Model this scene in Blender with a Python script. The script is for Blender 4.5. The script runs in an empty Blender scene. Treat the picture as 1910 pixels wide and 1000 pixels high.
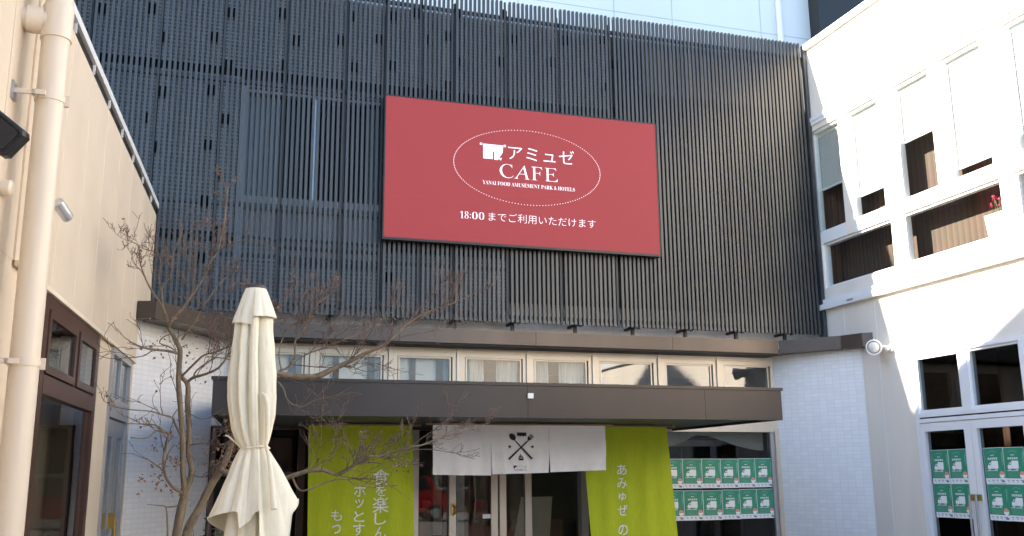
import bpy, math, random
from mathutils import Vector, Matrix
R = math.radians
random.seed(7)
sc = bpy.context.scene
col = sc.collection

# ------------------------------------------------------------------ camera
FPX, PITCH, ROLL, YAW, EYE = 1801.7, .2119, -.0091, .3081, 1.6
FW = Vector((math.sin(YAW)*math.cos(PITCH), math.cos(YAW)*math.cos(PITCH), math.sin(PITCH)))
_r0 = Vector((math.cos(YAW), -math.sin(YAW), 0)); _u0 = _r0.cross(FW)
RT = math.cos(ROLL)*_r0 + math.sin(ROLL)*_u0
UP = -math.sin(ROLL)*_r0 + math.cos(ROLL)*_u0
cd = bpy.data.cameras.new('camera'); cam = bpy.data.objects.new('camera', cd); col.objects.link(cam)
cd.sensor_width = 36; cd.lens = FPX*36/1910; cd.clip_start = .05; cd.clip_end = 2000
m = Matrix((RT, UP, -FW)).transposed().to_4x4(); m.translation = (0, 0, EYE); cam.matrix_world = m
sc.camera = cam

# ------------------------------------------------------------------ light
SUNV = Vector((-1, .148, .52)).normalized()
EL = math.asin(SUNV.z)
w = bpy.data.worlds.new('World'); sc.world = w; w.use_nodes = True
nt = w.node_tree; bg = nt.nodes['Background']
sky = nt.nodes.new('ShaderNodeTexSky'); sky.sky_type = 'NISHITA'; sky.sun_disc = False
sky.sun_elevation = EL; sky.sun_rotation = math.atan2(SUNV.x, SUNV.y)
nt.links.new(sky.outputs[0], bg.inputs[0]); bg.inputs[1].default_value = .105; sky.ozone_density = 2.5; sky.dust_density = .6
sd = bpy.data.lights.new('sun', 'SUN'); sd.energy = 5.0; sd.angle = R(.5); sd.color = (1, .90, .77)
so = bpy.data.objects.new('sun', sd); col.objects.link(so)
so.rotation_euler = SUNV.to_track_quat('Z', 'Y').to_euler(); so.location = (-20, 3, 15)
sc.view_settings.view_transform = 'Standard'; sc.view_settings.look = 'None'
sc.view_settings.gamma = 1; sc.view_settings.exposure = 2.4
sc.cycles.max_bounces = 10; sc.cycles.diffuse_bounces = 6; sc.cycles.transparent_max_bounces = 16
sc.cycles.caustics_reflective = False; sc.cycles.caustics_refractive = False

# ------------------------------------------------------------------ materials
def new_mat(name):
    mt = bpy.data.materials.new(name); mt.use_nodes = True
    n = mt.node_tree; return mt, n, n.nodes['Principled BSDF']
def mat(name, c, rough=.6, metal=0, var=.08, scale=3, bump=0, bscale=60, spec=.5, stretch=None, fine=0):
    mt, n, p = new_mat(name); N = n.nodes; L = n.links
    p.inputs['Roughness'].default_value = rough; p.inputs['Metallic'].default_value = metal
    p.inputs['Specular IOR Level'].default_value = spec
    tc = N.new('ShaderNodeTexCoord'); src = tc.outputs['UV']
    if stretch:
        mp = N.new('ShaderNodeMapping'); mp.inputs['Scale'].default_value = stretch
        L.new(src, mp.inputs[0]); src = mp.outputs[0]
    nz = N.new('ShaderNodeTexNoise'); nz.inputs['Scale'].default_value = scale; nz.inputs['Detail'].default_value = 6
    L.new(src, nz.inputs['Vector'])
    mx = N.new('ShaderNodeMix'); mx.data_type = 'RGBA'
    mx.inputs[6].default_value = tuple(x*(1-var) for x in c)+(1,)
    mx.inputs[7].default_value = tuple(min(1, x*(1+var)) for x in c)+(1,)
    mr = N.new('ShaderNodeMapRange'); mr.inputs[1].default_value = .3; mr.inputs[2].default_value = .7
    L.new(nz.outputs[0], mr.inputs[0]); L.new(mr.outputs[0], mx.inputs[0]); L.new(mx.outputs[2], p.inputs['Base Color'])
    if bump:
        b = N.new('ShaderNodeTexNoise'); b.inputs['Scale'].default_value = bscale; b.inputs['Detail'].default_value = 4
        L.new(tc.outputs['UV'], b.inputs['Vector'])
        bp = N.new('ShaderNodeBump'); bp.inputs['Strength'].default_value = bump; bp.inputs['Distance'].default_value = .01
        L.new(b.outputs[0], bp.inputs['Height']); L.new(bp.outputs[0], p.inputs['Normal'])
    return mt
def tile_mat(name, c, mortar, bw, bh, ms=.004, rough=.25):
    mt, n, p = new_mat(name); N = n.nodes; L = n.links
    tc = N.new('ShaderNodeTexCoord'); br = N.new('ShaderNodeTexBrick'); br.offset = 0; br.squash = 1
    br.inputs['Scale'].default_value = 1; br.inputs['Brick Width'].default_value = bw; br.inputs['Row Height'].default_value = bh
    br.inputs['Mortar Size'].default_value = ms; br.inputs['Mortar Smooth'].default_value = .2
    br.inputs['Color1'].default_value = c+(1,); br.inputs['Color2'].default_value = tuple(x*.93 for x in c)+(1,)
    br.inputs['Mortar'].default_value = mortar+(1,); br.inputs['Bias'].default_value = 0
    L.new(tc.outputs['UV'], br.inputs['Vector']); L.new(br.outputs['Color'], p.inputs['Base Color'])
    bp = N.new('ShaderNodeBump'); bp.invert = True; bp.inputs['Strength'].default_value = .5; bp.inputs['Distance'].default_value = .004
    L.new(br.outputs['Fac'], bp.inputs['Height']); L.new(bp.outputs[0], p.inputs['Normal'])
    p.inputs['Roughness'].default_value = rough
    return mt
def glass_mat(name, tint=(1, 1, 1), ior=1.5, rough=0):
    mt = bpy.data.materials.new(name); mt.use_nodes = True; n = mt.node_tree; N = n.nodes; L = n.links
    N.remove(N['Principled BSDF']); out = N['Material Output']
    tr = N.new('ShaderNodeBsdfTransparent'); tr.inputs[0].default_value = tint+(1,)
    gl = N.new('ShaderNodeBsdfGlossy'); gl.inputs['Roughness'].default_value = rough; gl.inputs[0].default_value = (1, 1, 1, 1)
    fr = N.new('ShaderNodeFresnel'); fr.inputs[0].default_value = ior
    nz = N.new('ShaderNodeTexNoise'); nz.inputs['Scale'].default_value = 1.3; tc = N.new('ShaderNodeTexCoord')
    L.new(tc.outputs['UV'], nz.inputs['Vector'])
    bp = N.new('ShaderNodeBump'); bp.inputs['Strength'].default_value = .05; bp.inputs['Distance'].default_value = .02
    L.new(nz.outputs[0], bp.inputs['Height']); L.new(bp.outputs[0], gl.inputs['Normal'])
    ge = N.new('ShaderNodeNewGeometry'); iv = N.new('ShaderNodeMath'); iv.operation = 'SUBTRACT'; iv.inputs[0].default_value = 1
    L.new(ge.outputs['Backfacing'], iv.inputs[1]); mu = N.new('ShaderNodeMath'); mu.operation = 'MULTIPLY'
    L.new(fr.outputs[0], mu.inputs[0]); L.new(iv.outputs[0], mu.inputs[1])
    mx = N.new('ShaderNodeMixShader'); L.new(mu.outputs[0], mx.inputs[0]); L.new(tr.outputs[0], mx.inputs[1]); L.new(gl.outputs[0], mx.inputs[2])
    L.new(mx.outputs[0], out.inputs[0])
    return mt
def stripe_mat(name, c1, c2, period, rough=.6, axis=0):
    mt, n, p = new_mat(name); N = n.nodes; L = n.links
    tc = N.new('ShaderNodeTexCoord'); sp = N.new('ShaderNodeSeparateXYZ'); L.new(tc.outputs['UV'], sp.inputs[0])
    ma = N.new('ShaderNodeMath'); ma.operation = 'MULTIPLY'; ma.inputs[1].default_value = 1/period; L.new(sp.outputs[axis], ma.inputs[0])
    fl = N.new('ShaderNodeMath'); fl.operation = 'FRACT'; L.new(ma.outputs[0], fl.inputs[0])
    rp = N.new('ShaderNodeValToRGB'); e = rp.color_ramp.elements
    e[0].position = 0; e[0].color = tuple(x*.35 for x in c1)+(1,); e[1].position = .12; e[1].color = c1+(1,)
    e2 = rp.color_ramp.elements.new(.8); e2.color = c2+(1,); L.new(fl.outputs[0], rp.inputs[0])
    nz = N.new('ShaderNodeTexNoise'); nz.inputs['Scale'].default_value = 4; L.new(tc.outputs['UV'], nz.inputs['Vector'])
    mx = N.new('ShaderNodeMix'); mx.data_type = 'RGBA'; mx.blend_type = 'MULTIPLY'; mx.inputs[0].default_value = .5
    L.new(rp.outputs[0], mx.inputs[6]); L.new(nz.outputs[1], mx.inputs[7]); L.new(mx.outputs[2], p.inputs['Base Color'])
    p.inputs['Roughness'].default_value = rough
    return mt

M = {}
M['siding'] = mat('beige_siding', (.70, .59, .45), .75, var=.05, scale=2, bump=.12, bscale=90)
M['siding_joint'] = mat('beige_joint', (.80, .69, .54), .7)
M['plaster'] = mat('cream_plaster', (.70, .59, .45), .8, var=.07, scale=2.5, bump=.25, bscale=40, stretch=(1, .25, 1))
M['pipe'] = mat('beige_pvc', (.72, .615, .485), .38, var=.03)
M['white_trim'] = mat('white_trim', (.80, .80, .78), .4, var=.03)
M['cream_wall'] = mat('cream_wall', (.80, .74, .65), .75, var=.07, scale=2.5, bump=.1, stretch=(1, .2, 1))
M['white_alu'] = mat('white_aluminium', (.80, .80, .80), .35, var=.02)
M['alu'] = mat('champagne_aluminium', (.60, .53, .44), .38, .35, var=.03)
M['grey_alu'] = mat('grey_aluminium', (.42, .42, .43), .35, .5, var=.04)
M['brown_frame'] = mat('dark_brown_frame', (.075, .036, .026), .38, var=.1)
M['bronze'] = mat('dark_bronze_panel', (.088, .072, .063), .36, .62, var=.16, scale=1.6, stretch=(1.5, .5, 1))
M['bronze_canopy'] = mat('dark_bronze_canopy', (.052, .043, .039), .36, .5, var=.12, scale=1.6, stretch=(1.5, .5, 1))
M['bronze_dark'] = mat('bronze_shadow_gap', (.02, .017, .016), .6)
M['slat'] = mat('charcoal_slat_metal', (.064, .066, .068), .36, .35, var=.2, scale=1.2, stretch=(8, .25, 1))
M['rail'] = mat('charcoal_rail', (.06, .063, .07), .45, .2)
M['perf'] = mat('grey_perforated_metal', (.47, .49, .52), .4, .0, var=.15, scale=1.5)
M['seam_post'] = mat('dark_seam_post', (.030, .031, .034), .5)
M['perf_back'] = mat('slate_back_sheet', (.19, .20, .22), .5, .2)
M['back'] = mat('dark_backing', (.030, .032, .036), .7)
M['black'] = mat('black_metal', (.012, .012, .013), .45)
M['clip_black'] = mat('matt_black_clip', (.004, .004, .004), .9, spec=.05)  # shade of the clip holes, put into the colour
M['tile'] = tile_mat('white_mosaic_tile', (.84, .84, .84), (.73, .73, .74), .09, .045, .0035)
M['soffit'] = mat('dark_soffit', (.06, .055, .05), .6)
M['glass'] = glass_mat('clear_glass', (.93, .95, .94))
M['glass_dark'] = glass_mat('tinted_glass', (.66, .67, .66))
M['glass_coated'] = glass_mat('coated_glass', (.75, .77, .75), 2.1)
M['glass_semi'] = glass_mat('plain_window_glass', (.95, .96, .96), 1.55)
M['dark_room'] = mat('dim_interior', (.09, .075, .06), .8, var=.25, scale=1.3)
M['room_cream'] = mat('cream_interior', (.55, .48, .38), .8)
M['wood'] = stripe_mat('brown_wood_panel', (.22, .115, .07), (.16, .08, .05), .14)
M['dark_slats'] = stripe_mat('brown_vertical_blind', (.125, .075, .052), (.080, .046, .031), .085)
M['curtain'] = mat('sheer_curtain', (.72, .70, .64), .9, var=.05)
M['blind'] = mat('white_blind', (.80, .80, .78), .6, var=.02)
M['sky_panel'] = mat('pale_blue_panel', (.70, .76, .80), .5, var=.03, scale=.4)
M['panel_joint'] = mat('panel_joint', (.45, .50, .54), .6)
M['paving'] = tile_mat('courtyard_paving', (.42, .38, .33), (.22, .2, .18), .3, .3, .008, .8)
M['cloth'] = mat('cream_canvas', (.80, .75, .60), .85, var=.04, scale=8, bump=.15, bscale=220)
M['white_cloth'] = mat('white_cotton', (.90, .885, .88), .9, var=.03, scale=6, bump=.12, bscale=200)
M['green_cloth'] = mat('lime_green_cloth', (.42, .50, .015), .85, var=.06, scale=5, bump=.1, bscale=200, stretch=(6, .6, 1))
M['print_white'] = mat('white_print', (.85, .85, .84), .7, var=.01)
M['print_black'] = mat('black_print', (.02, .02, .022), .8)
M['print_grey'] = mat('grey_print', (.22, .22, .23), .8)
M['brown_cap'] = mat('brown_plastic', (.07, .045, .035), .5)
M['pole'] = mat('varnished_wood_pole', (.25, .16, .09), .45)
M['stone'] = mat('grey_stone', (.3, .3, .29), .8)
M['bark'] = mat('grey_brown_bark', (.215, .16, .10), .85, var=.45, scale=12, bump=.5, bscale=40, stretch=(1, .35, 1))
M['twig'] = mat('brown_twig', (.17, .115, .088), .8, var=.25, scale=9)
M['dead_leaf'] = mat('dry_orange_leaf', (.28, .15, .085), .8, var=.4, scale=30)
M['green_leaf'] = mat('dark_green_leaf', (.05, .09, .03), .5, var=.3, scale=20)
M['silver'] = mat('silver_metal', (.6, .62, .65), .3, .7)
M['lamp_white'] = mat('white_lamp_body', (.82, .80, .76), .4)
M['lens'] = mat('frosted_lens', (.62, .62, .60), .25)
M['brass'] = mat('brass', (.50, .33, .09), .3, .8)
M['poster_green'] = mat('poster_green', (.04, .26, .155), .45, var=.06, scale=12)
M['paper'] = mat('poster_paper', (.80, .82, .84), .5, var=.02)
M['pink'] = mat('poster_pink', (.72, .30, .24), .5)
M['pale_green'] = mat('poster_pale_green', (.22, .48, .36), .5)
M['terracotta'] = mat('concrete_planter', (.62, .54, .46), .8)
M['petal'] = mat('crimson_petal', (.35, .012, .05), .6)
M['roof_dark'] = mat('dark_roof_metal', (.05, .05, .055), .5)
M['red_paint'] = mat('red_car_paint', (.45, .015, .015), .2)
M['rubber'] = mat('black_rubber', (.02, .02, .02), .8)
def screen_mat(name, c, e, s):
    mt, n, p = new_mat(name); p.inputs['Base Color'].default_value = c+(1,); p.inputs['Roughness'].default_value = .6; p.inputs['Specular IOR Level'].default_value = .12
    N = n.nodes; L = n.links
    tc = N.new('ShaderNodeTexCoord'); nz = N.new('ShaderNodeTexNoise'); nz.inputs['Scale'].default_value = 6
    mp = N.new('ShaderNodeMapping'); mp.inputs['Scale'].default_value = (1, 4, 1)
    L.new(tc.outputs['UV'], mp.inputs[0]); L.new(mp.outputs[0], nz.inputs['Vector'])
    mx = N.new('ShaderNodeMix'); mx.data_type = 'RGBA'
    mx.inputs[6].default_value = tuple(x*.93 for x in e)+(1,); mx.inputs[7].default_value = tuple(x*1.07 for x in e)+(1,)
    L.new(nz.outputs[0], mx.inputs[0]); L.new(mx.outputs[2], p.inputs['Emission Color'])
    p.inputs['Emission Strength'].default_value = s
    return mt
M['led_red'] = screen_mat('lit_red_screen', (.085, .021, .0225), (.36, .055, .062), .19)
M['led_white'] = screen_mat('lit_white_screen', (.6, .58, .62), (.80, .72, .82), .20)

# ------------------------------------------------------------------ mesh builder
class MB:
    def __init__(s, *names): s.v = []; s.f = []; s.mi = []; s.names = list(names); s.sm = []
    def mid(s, k):
        if k not in s.names: s.names.append(k)
        return s.names.index(k)
    def add(s, vs, fs, k, smooth=False, X=None):
        b = len(s.v); i = s.mid(k)
        s.v += [tuple(X @ Vector(q)) if X else tuple(q) for q in vs]
        for f in fs: s.f.append(tuple(b+j for j in f)); s.mi.append(i); s.sm.append(smooth)
    def box(s, x0, x1, y0, y1, z0, z1, k, X=None):
        x0, x1 = min(x0, x1), max(x0, x1); y0, y1 = min(y0, y1), max(y0, y1); z0, z1 = min(z0, z1), max(z0, z1)
        s.add([(x0,y0,z0),(x1,y0,z0),(x1,y1,z0),(x0,y1,z0),(x0,y0,z1),(x1,y0,z1),(x1,y1,z1),(x0,y1,z1)],
              [(0,3,2,1),(4,5,6,7),(0,1,5,4),(1,2,6,5),(2,3,7,6),(3,0,4,7)], k, False, X)
    def prism(s, pts, z0, z1, k, X=None):            # plan polygon, counter clockwise
        n = len(pts)
        s.add([(p[0],p[1],z0) for p in pts]+[(p[0],p[1],z1) for p in pts],
              [tuple(range(n-1,-1,-1)), tuple(range(n,2*n))]+[(i,(i+1)%n,n+(i+1)%n,n+i) for i in range(n)], k, False, X)
    def tube(s, pts, rad, k, n=6, cap=True, smooth=True, X=None):
        P = [Vector(p) for p in pts]; vs = []; ref = None
        for i, p in enumerate(P):
            d = (P[min(i+1,len(P)-1)]-P[max(i-1,0)])
            d = d.normalized() if d.length > 1e-9 else Vector((0,0,1))
            if ref is None: ref = d.cross(Vector((.31,.2,.93))).normalized()
            a = (ref-d*ref.dot(d)); a = a.normalized() if a.length > 1e-6 else d.orthogonal().normalized()
            ref = a; b = d.cross(a); r = rad[i] if hasattr(rad, '__len__') else rad
            vs += [p+(a*math.cos(2*math.pi*j/n)+b*math.sin(2*math.pi*j/n))*r for j in range(n)]
        fs = [(i*n+j, i*n+(j+1)%n, (i+1)*n+(j+1)%n, (i+1)*n+j) for i in range(len(P)-1) for j in range(n)]
        s.add(vs, fs, k, smooth, X)
        if cap:
            s.add(vs[:n], [tuple(range(n-1,-1,-1))], k, False, X); s.add(vs[-n:], [tuple(range(n))], k, False, X)
    def quad(s, a, b, c, d, k): s.add([a,b,c,d], [(0,1,2,3)], k)
    def build(s, name, parent=None):
        me = bpy.data.meshes.new(name); me.from_pydata(s.v, [], s.f)
        for k in s.names: me.materials.append(M[k])
        me.polygons.foreach_set('material_index', s.mi); me.polygons.foreach_set('use_smooth', s.sm)
        uv = me.uv_layers.new(name='UVMap')
        V = s.v
        for p in me.polygons:
            n = p.normal
            if abs(n.z) > .75:
                for li in p.loop_indices:
                    q = V[me.loops[li].vertex_index]; uv.data[li].uv = (q[0], q[1])
            else:
                l = math.hypot(n.x, n.y) or 1; tx, ty = -n.y/l, n.x/l
                for li in p.loop_indices:
                    q = V[me.loops[li].vertex_index]; uv.data[li].uv = (q[0]*tx+q[1]*ty, q[2])
        o = bpy.data.objects.new(name, me); col.objects.link(o)
        if parent:
            o.parent = parent; o.matrix_parent_inverse = Matrix.Translation(-abs_loc(parent))
        return o
def abs_loc(o):
    v = Vector(o.location)
    return v + abs_loc(o.parent)*0 if o.parent else v
def thing(name, label, cat, loc=(0,0,0), group=None):
    o = bpy.data.objects.new(name, None); col.objects.link(o); o.location = loc; o.empty_display_size = .2
    return tag(o, label, cat, group)
def tag(o, label, cat, group=None):
    o['label'] = label; o['category'] = cat
    if group: o['group'] = group
    return o
def struct(o): o['kind'] = 'structure'; return o

GLY = {}
def glyphs(body, off=0.0):
    key = (body, off)
    if key in GLY: return GLY[key]
    c = bpy.data.curves.new('lettering', 'FONT'); c.body = ' '+body; c.size = 1; c.offset = off; c.resolution_u = 3
    o = bpy.data.objects.new('lettering', c); col.objects.link(o)
    dg = bpy.context.evaluated_depsgraph_get(); dg.update()
    me = bpy.data.meshes.new_from_object(o.evaluated_get(dg))
    vs = [(v.co.x, v.co.y) for v in me.vertices]; fs = [tuple(p.vertices) for p in me.polygons]
    bpy.data.objects.remove(o); bpy.data.curves.remove(c); bpy.data.meshes.remove(me)
    GLY[key] = (vs, fs); return GLY[key]
def write(mb, body, box, k, fn, off=0.0, shear=0):
    """letters fitted into box (u0, u1, v0, v1) of a surface; fn maps (u, v) to a point on it"""
    vs, fs = glyphs(body, off)
    vs = [(x-shear*y, y) for x, y in vs]
    x0 = min(v[0] for v in vs); x1 = max(v[0] for v in vs); y0 = min(v[1] for v in vs); y1 = max(v[1] for v in vs)
    u0, u1, v0, v1 = box
    mb.add([fn(u0+(x-x0)/(x1-x0)*(u1-u0), v0+(y-y0)/(y1-y0)*(v1-v0)) for x, y in vs], fs, k)

def wall_grid(mb, us, zs, holes, put):
    """fills the grid cells that no hole covers; put(u0,u1,z0,z1) makes one block"""
    us = sorted(set(us+[h[0] for h in holes]+[h[1] for h in holes])); zs = sorted(set(zs+[h[2] for h in holes]+[h[3] for h in holes]))
    for i in range(len(us)-1):
        run = None
        for j in range(len(zs)-1):
            cu = (us[i]+us[i+1])/2; cz = (zs[j]+zs[j+1])/2
            solid = not any(h[0] < cu < h[1] and h[2] < cz < h[3] for h in holes)
            if solid: run = (run[0], zs[j+1]) if run else (zs[j], zs[j+1])
            if not solid and run: put(us[i], us[i+1], *run); run = None
        if run: put(us[i], us[i+1], *run)

# ------------------------------------------------------------------ ground
g = MB(); g.add([(-80,-80,0),(80,-80,0),(80,80,0),(-80,80,0)], [(0,1,2,3)], 'paving'); struct(g.build('ground'))

# ------------------------------------------------------------------ left building
YL = .07
LD = Vector((math.sin(YL), math.cos(YL), 0)); LN = Vector((math.cos(YL), -math.sin(YL), 0)); LA = Vector((-.62, 9.16, 0))
LX = Matrix.Translation(LA-LD*9.16) @ Matrix((LN, LD, Vector((0,0,1)))).transposed().to_4x4()   # local x = out of the wall, y = along it
lb = thing('cream_building', 'single storey cream building with siding, brown framed window and grey double door', 'building', (-.9, 5, 0))
b = MB(); D = .25
HOLES = [(5.70, 7.40, .05, 2.60), (7.98, 8.98, .05, 2.60)]
wall_grid(b, [-4, 4.9, 10.2], [0, 2.63], HOLES, lambda a, c, z0, z1: b.box(-D, 0, a, c, z0, z1, 'plaster', LX))
b.box(-D, .012, 5.0, 10.62, 2.63, 4.17, 'siding', LX)
b.box(-D, .002, -4, 5.0, 2.63, 4.17, 'plaster', LX)
b.box(-D, .012, 10.2, 10.62, 2.6, 2.63, 'siding', LX)
for i in range(8):
    y = 5.17+.613*i; b.box(.0115, .0145, y-.006, y+.006, 2.635, 4.165, 'siding_joint', LX)
b.box(.012, .03, 5.0, 9.2, 2.605, 2.63, 'siding_joint', LX)
b.box(-4.5, -D, -4, 10.2, 0, 4.17, 'plaster', LX)
for i, y in enumerate((4.62, 3.4, 2.1)): b.box(.002, .006, y, y+.03, 0, 4.17, 'plaster', LX)
b.build('wall', lb)
r = MB()
r.box(-4.6, .03, -4, 10.62, 4.235, 4.29, 'white_trim', LX); r.box(-4.6, .006, -4, 10.60, 4.17, 4.235, 'black', LX)
for i in range(12): r.box(.007, .022, 5.17+.613*i-.008, 5.17+.613*i+.008, 4.172, 4.234, 'white_trim', LX)
r.build('roof_edge', lb)
# brown window: transom with two sashes over a tall fixed pane
f = MB()
f.box(-.10, .016, 5.70, 5.78, .05, 2.6, 'brown_frame', LX); f.box(-.10, .016, 7.30, 7.40, .05, 2.6, 'brown_frame', LX)
f.box(-.10, .014, 5.78, 7.30, 2.53, 2.6, 'brown_frame', LX); f.box(-.10, .018, 5.78, 7.30, 2.06, 2.165, 'brown_frame', LX)
f.box(-.09, .012, 6.59, 6.66, 2.17, 2.53, 'brown_frame', LX); f.box(-.09, -.02, 5.78, 7.30, .05, .14, 'brown_frame', LX)
f.box(-.06, .0, 7.20, 7.245, .14, 2.05, 'brown_frame', LX); f.box(-.05, -.01, 7.265, 7.285, .14, 2.05, 'grey_alu', LX)
wf = f.build('window', lb); wf['label'] = 'dark brown framed window with two transom sashes'
for a, c in ((5.79, 6.585), (6.665, 7.295)):
    s = MB()
    s.box(-.04, .024, a, a+.055, 2.175, 2.525, 'brown_frame', LX); s.box(-.04, .024, c-.055, c, 2.175, 2.525, 'brown_frame', LX)
    s.box(-.04, .024, a+.055, c-.055, 2.175, 2.22, 'brown_frame', LX); s.box(-.04, .024, a+.055, c-.055, 2.48, 2.525, 'brown_frame', LX)
    s.box(.006, .012, a+.055, c-.055, 2.22, 2.48, 'glass_dark', LX); s.build('sash', wf)
s = MB(); s.box(-.018, -.012, 5.78, 7.2, .14, 2.05, 'glass_dark', LX); s.build('pane', wf)
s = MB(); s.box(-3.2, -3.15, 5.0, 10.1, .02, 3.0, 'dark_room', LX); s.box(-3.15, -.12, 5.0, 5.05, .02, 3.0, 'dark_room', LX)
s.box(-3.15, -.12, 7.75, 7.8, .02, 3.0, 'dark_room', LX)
# grey double door with transom at the far end
f = MB(); k = 'grey_alu'
f.box(-.08, .02, 7.98, 8.03, .05, 2.6, k, LX); f.box(-.08, .02, 8.93, 8.98, .05, 2.6, k, LX)
f.box(-.08, .02, 8.03, 8.93, 2.55, 2.6, k, LX); f.box(-.08, .025, 8.03, 8.93, 2.07, 2.22, k, LX); f.box(-.07, .01, 8.45, 8.51, 2.22, 2.55, k, LX)
dr = f.build('door', lb); dr['label'] = 'grey aluminium double door with two transom panes'
for a, c in ((8.03, 8.45), (8.51, 8.93)):
    s = MB(); s.box(-.012, -.006, a, c, 2.22, 2.55, 'glass_dark', LX); s.build('pane', dr)
for a, c in ((8.035, 8.476), (8.484, 8.925)):
    s = MB()
    s.box(-.05, .0, a, a+.08, .05, 2.065, k, LX); s.box(-.05, .0, c-.08, c, .05, 2.065, k, LX)
    s.box(-.05, .0, a+.08, c-.08, 1.93, 2.065, k, LX); s.box(-.05, .0, a+.08, c-.08, .05, .25, k, LX)
    s.box(-.014, -.008, a+.08, c-.08, .25, 1.93, 'glass_dark', LX); s.build('door_leaf', dr)
s = MB(); s.box(.0, .05, 8.43, 8.47, 1.22, 1.34, 'brass', LX); s.tube([LX@Vector((.05,8.45,1.3)), LX@Vector((.06,8.45,1.0)), LX@Vector((.05,8.45,.75))], .012, 'brass'); s.build('handle', dr)

# drain pipe on the left wall
def lp(u, off, z): return LX @ Vector((off, u, z))
PU, PO = 4.80, .145
dp = thing('drain_pipe', 'beige plastic drain pipe running down the cream siding wall, with a side branch', 'pipe', tuple(lp(PU, PO, 0)))
p = MB(); p.tube([lp(PU,PO,.02), lp(PU,PO,4.6)], .064, 'pipe', 24); p.build('downpipe', dp)
p = MB(); p.tube([lp(PU,PO,3.68), lp(PU,PO,3.84)], .072, 'pipe', 24); p.tube([lp(PU,PO,3.84), lp(PU,PO,3.855)], [.072,.068], 'pipe', 24)
p.tube([lp(PU-.03,-.01,3.77), lp(PU,PO,3.77)], .056, 'pipe', 20); p.tube([lp(PU-.024,.015,3.77), lp(PU-.013,.085,3.77)], .066, 'pipe', 20); p.build('elbow', dp)
for z in (3.36, 2.10):
    p = MB(); p.tube([lp(PU,PO,z), lp(PU,PO,z+.03)], .069, 'pipe', 24); p.box(.0, PO, PU-.10, PU-.085, z+.003, z+.027, 'pipe', LX); p.box(.0, .012, PU-.125, PU-.06, z-.03, z+.055, 'grey_alu', LX)
    p.box(PO-.06, PO-.045, PU-.10, PU-.05, z+.003, z+.027, 'pipe', LX); p.box(PO+.06, PO+.085, PU+.0, PU+.02, z-.012, z+.04, 'pipe', LX); p.build('bracket', dp)
p = MB(); cr = [(4.98,3.30),(4.985,3.22),(5.0,3.16),(5.03,3.11),(5.05,3.05),(5.1,3.02)]
for a, c in zip(cr, cr[1:]): p.box(.0025, .0032, a[0], c[0]+.003, min(a[1],c[1]), max(a[1],c[1]), 'rubber', LX) if abs(a[0]-c[0]) < .001 else p.add([lp(a[0],.003,a[1]), lp(a[0]+.004,.003,a[1]), lp(c[0]+.004,.003,c[1]), lp(c[0],.003,c[1])], [(0,1,2,3)], 'print_grey')
p.build('crack', lb)

def lpx(x, y, off):       # a photo direction met with the plane of the left wall, off metres in front of it
    d = RT*((x-955)/FPX)-UP*((y-500)/FPX)+FW; C = Vector((0,0,EYE)); p0 = LA+LN*off
    return C+d*(LN.dot(p0-C)/LN.dot(d))
# wall lamps and cap on the left wall
sp = thing('wall_spotlight', 'small silver cylinder spotlight tilted down on the cream siding wall', 'lamp', tuple(lp(5.72, 0, 3.13)))
p = MB(); a = lpx(107, 377, .10); c = lpx(127, 407, .14); p.tube([a, a+(c-a)*.5, a+(c-a)*.97, c], [.030,.031,.031,.030], 'silver', 18); p.build('lamp_head', sp)
p = MB(); dd = (c-a).normalized(); p.tube([c-dd*.002, c+dd*.003], .024, 'lens', 18); p.build('lens', sp)
p = MB(); m0 = lpx(112, 388, 0); m1 = (a+c)/2-(c-a)*.2; p.tube([m0, m1], .010, 'silver', 10); p.tube([m0, m0+LN*.012], .028, 'silver', 14); p.build('mount', sp)
fl = thing('floodlight', 'black square floodlight on the cream wall beside the drain pipe', 'lamp', tuple(lp(4.1, 0, 3.0)))

vc = MB(); vc.tube([lp(4.70,.0,2.90), lp(4.70,.04,2.90)], .038, 'pipe', 20); vc.tube([lp(4.70,.04,2.90), lp(4.70,.05,2.90)], [.038,.026], 'pipe', 20)
o = vc.build('wall_vent'); tag(o, 'round beige vent cap on the cream wall below the black floodlight', 'vent')
q = lpx(3, 250, .22); X = Matrix.Translation(q) @ Matrix.Scale(.74, 4) @ Matrix.Rotation(R(38), 4, 'Y') @ Matrix.Rotation(R(8), 4, 'X')
p = MB(); n = 0
def rbox(mb, hx, hy, hz, bev, k, X):
    pts = [(hx-bev,-hz),(hx,-hz+bev),(hx,hz-bev),(hx-bev,hz),(-hx+bev,hz),(-hx,hz-bev),(-hx,-hz+bev),(-hx+bev,-hz)]
    n = len(pts); e = .012
    rows = [(-hy,.9),(-hy+e,1),(hy-e,1),(hy,.9)]
    vs = [(x*s, y, z*s) for y, s in rows for x, z in pts]
    fs = [(i*n+j, i*n+(j+1)%n, (i+1)*n+(j+1)%n, (i+1)*n+j) for i in range(3) for j in range(n)]+[tuple(range(n)), tuple(3*n+j for j in range(n-1,-1,-1))]
    mb.add(vs, fs, k, False, X)
rbox(p, .105, .05, .085, .02, 'black', X); p.build('lamp_head', fl)
p = MB(); rbox(p, .085, .004, .066, .01, 'rubber', X@Matrix.Translation((0,-.054,0))); p.build('lens', fl)
p = MB(); e = lpx(3, 250, 0)+Vector((0,.1,.0)); p.tube([q, (q+e)/2+Vector((0,0,.03)), e], .014, 'black', 8); p.build('mount', fl)

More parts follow.
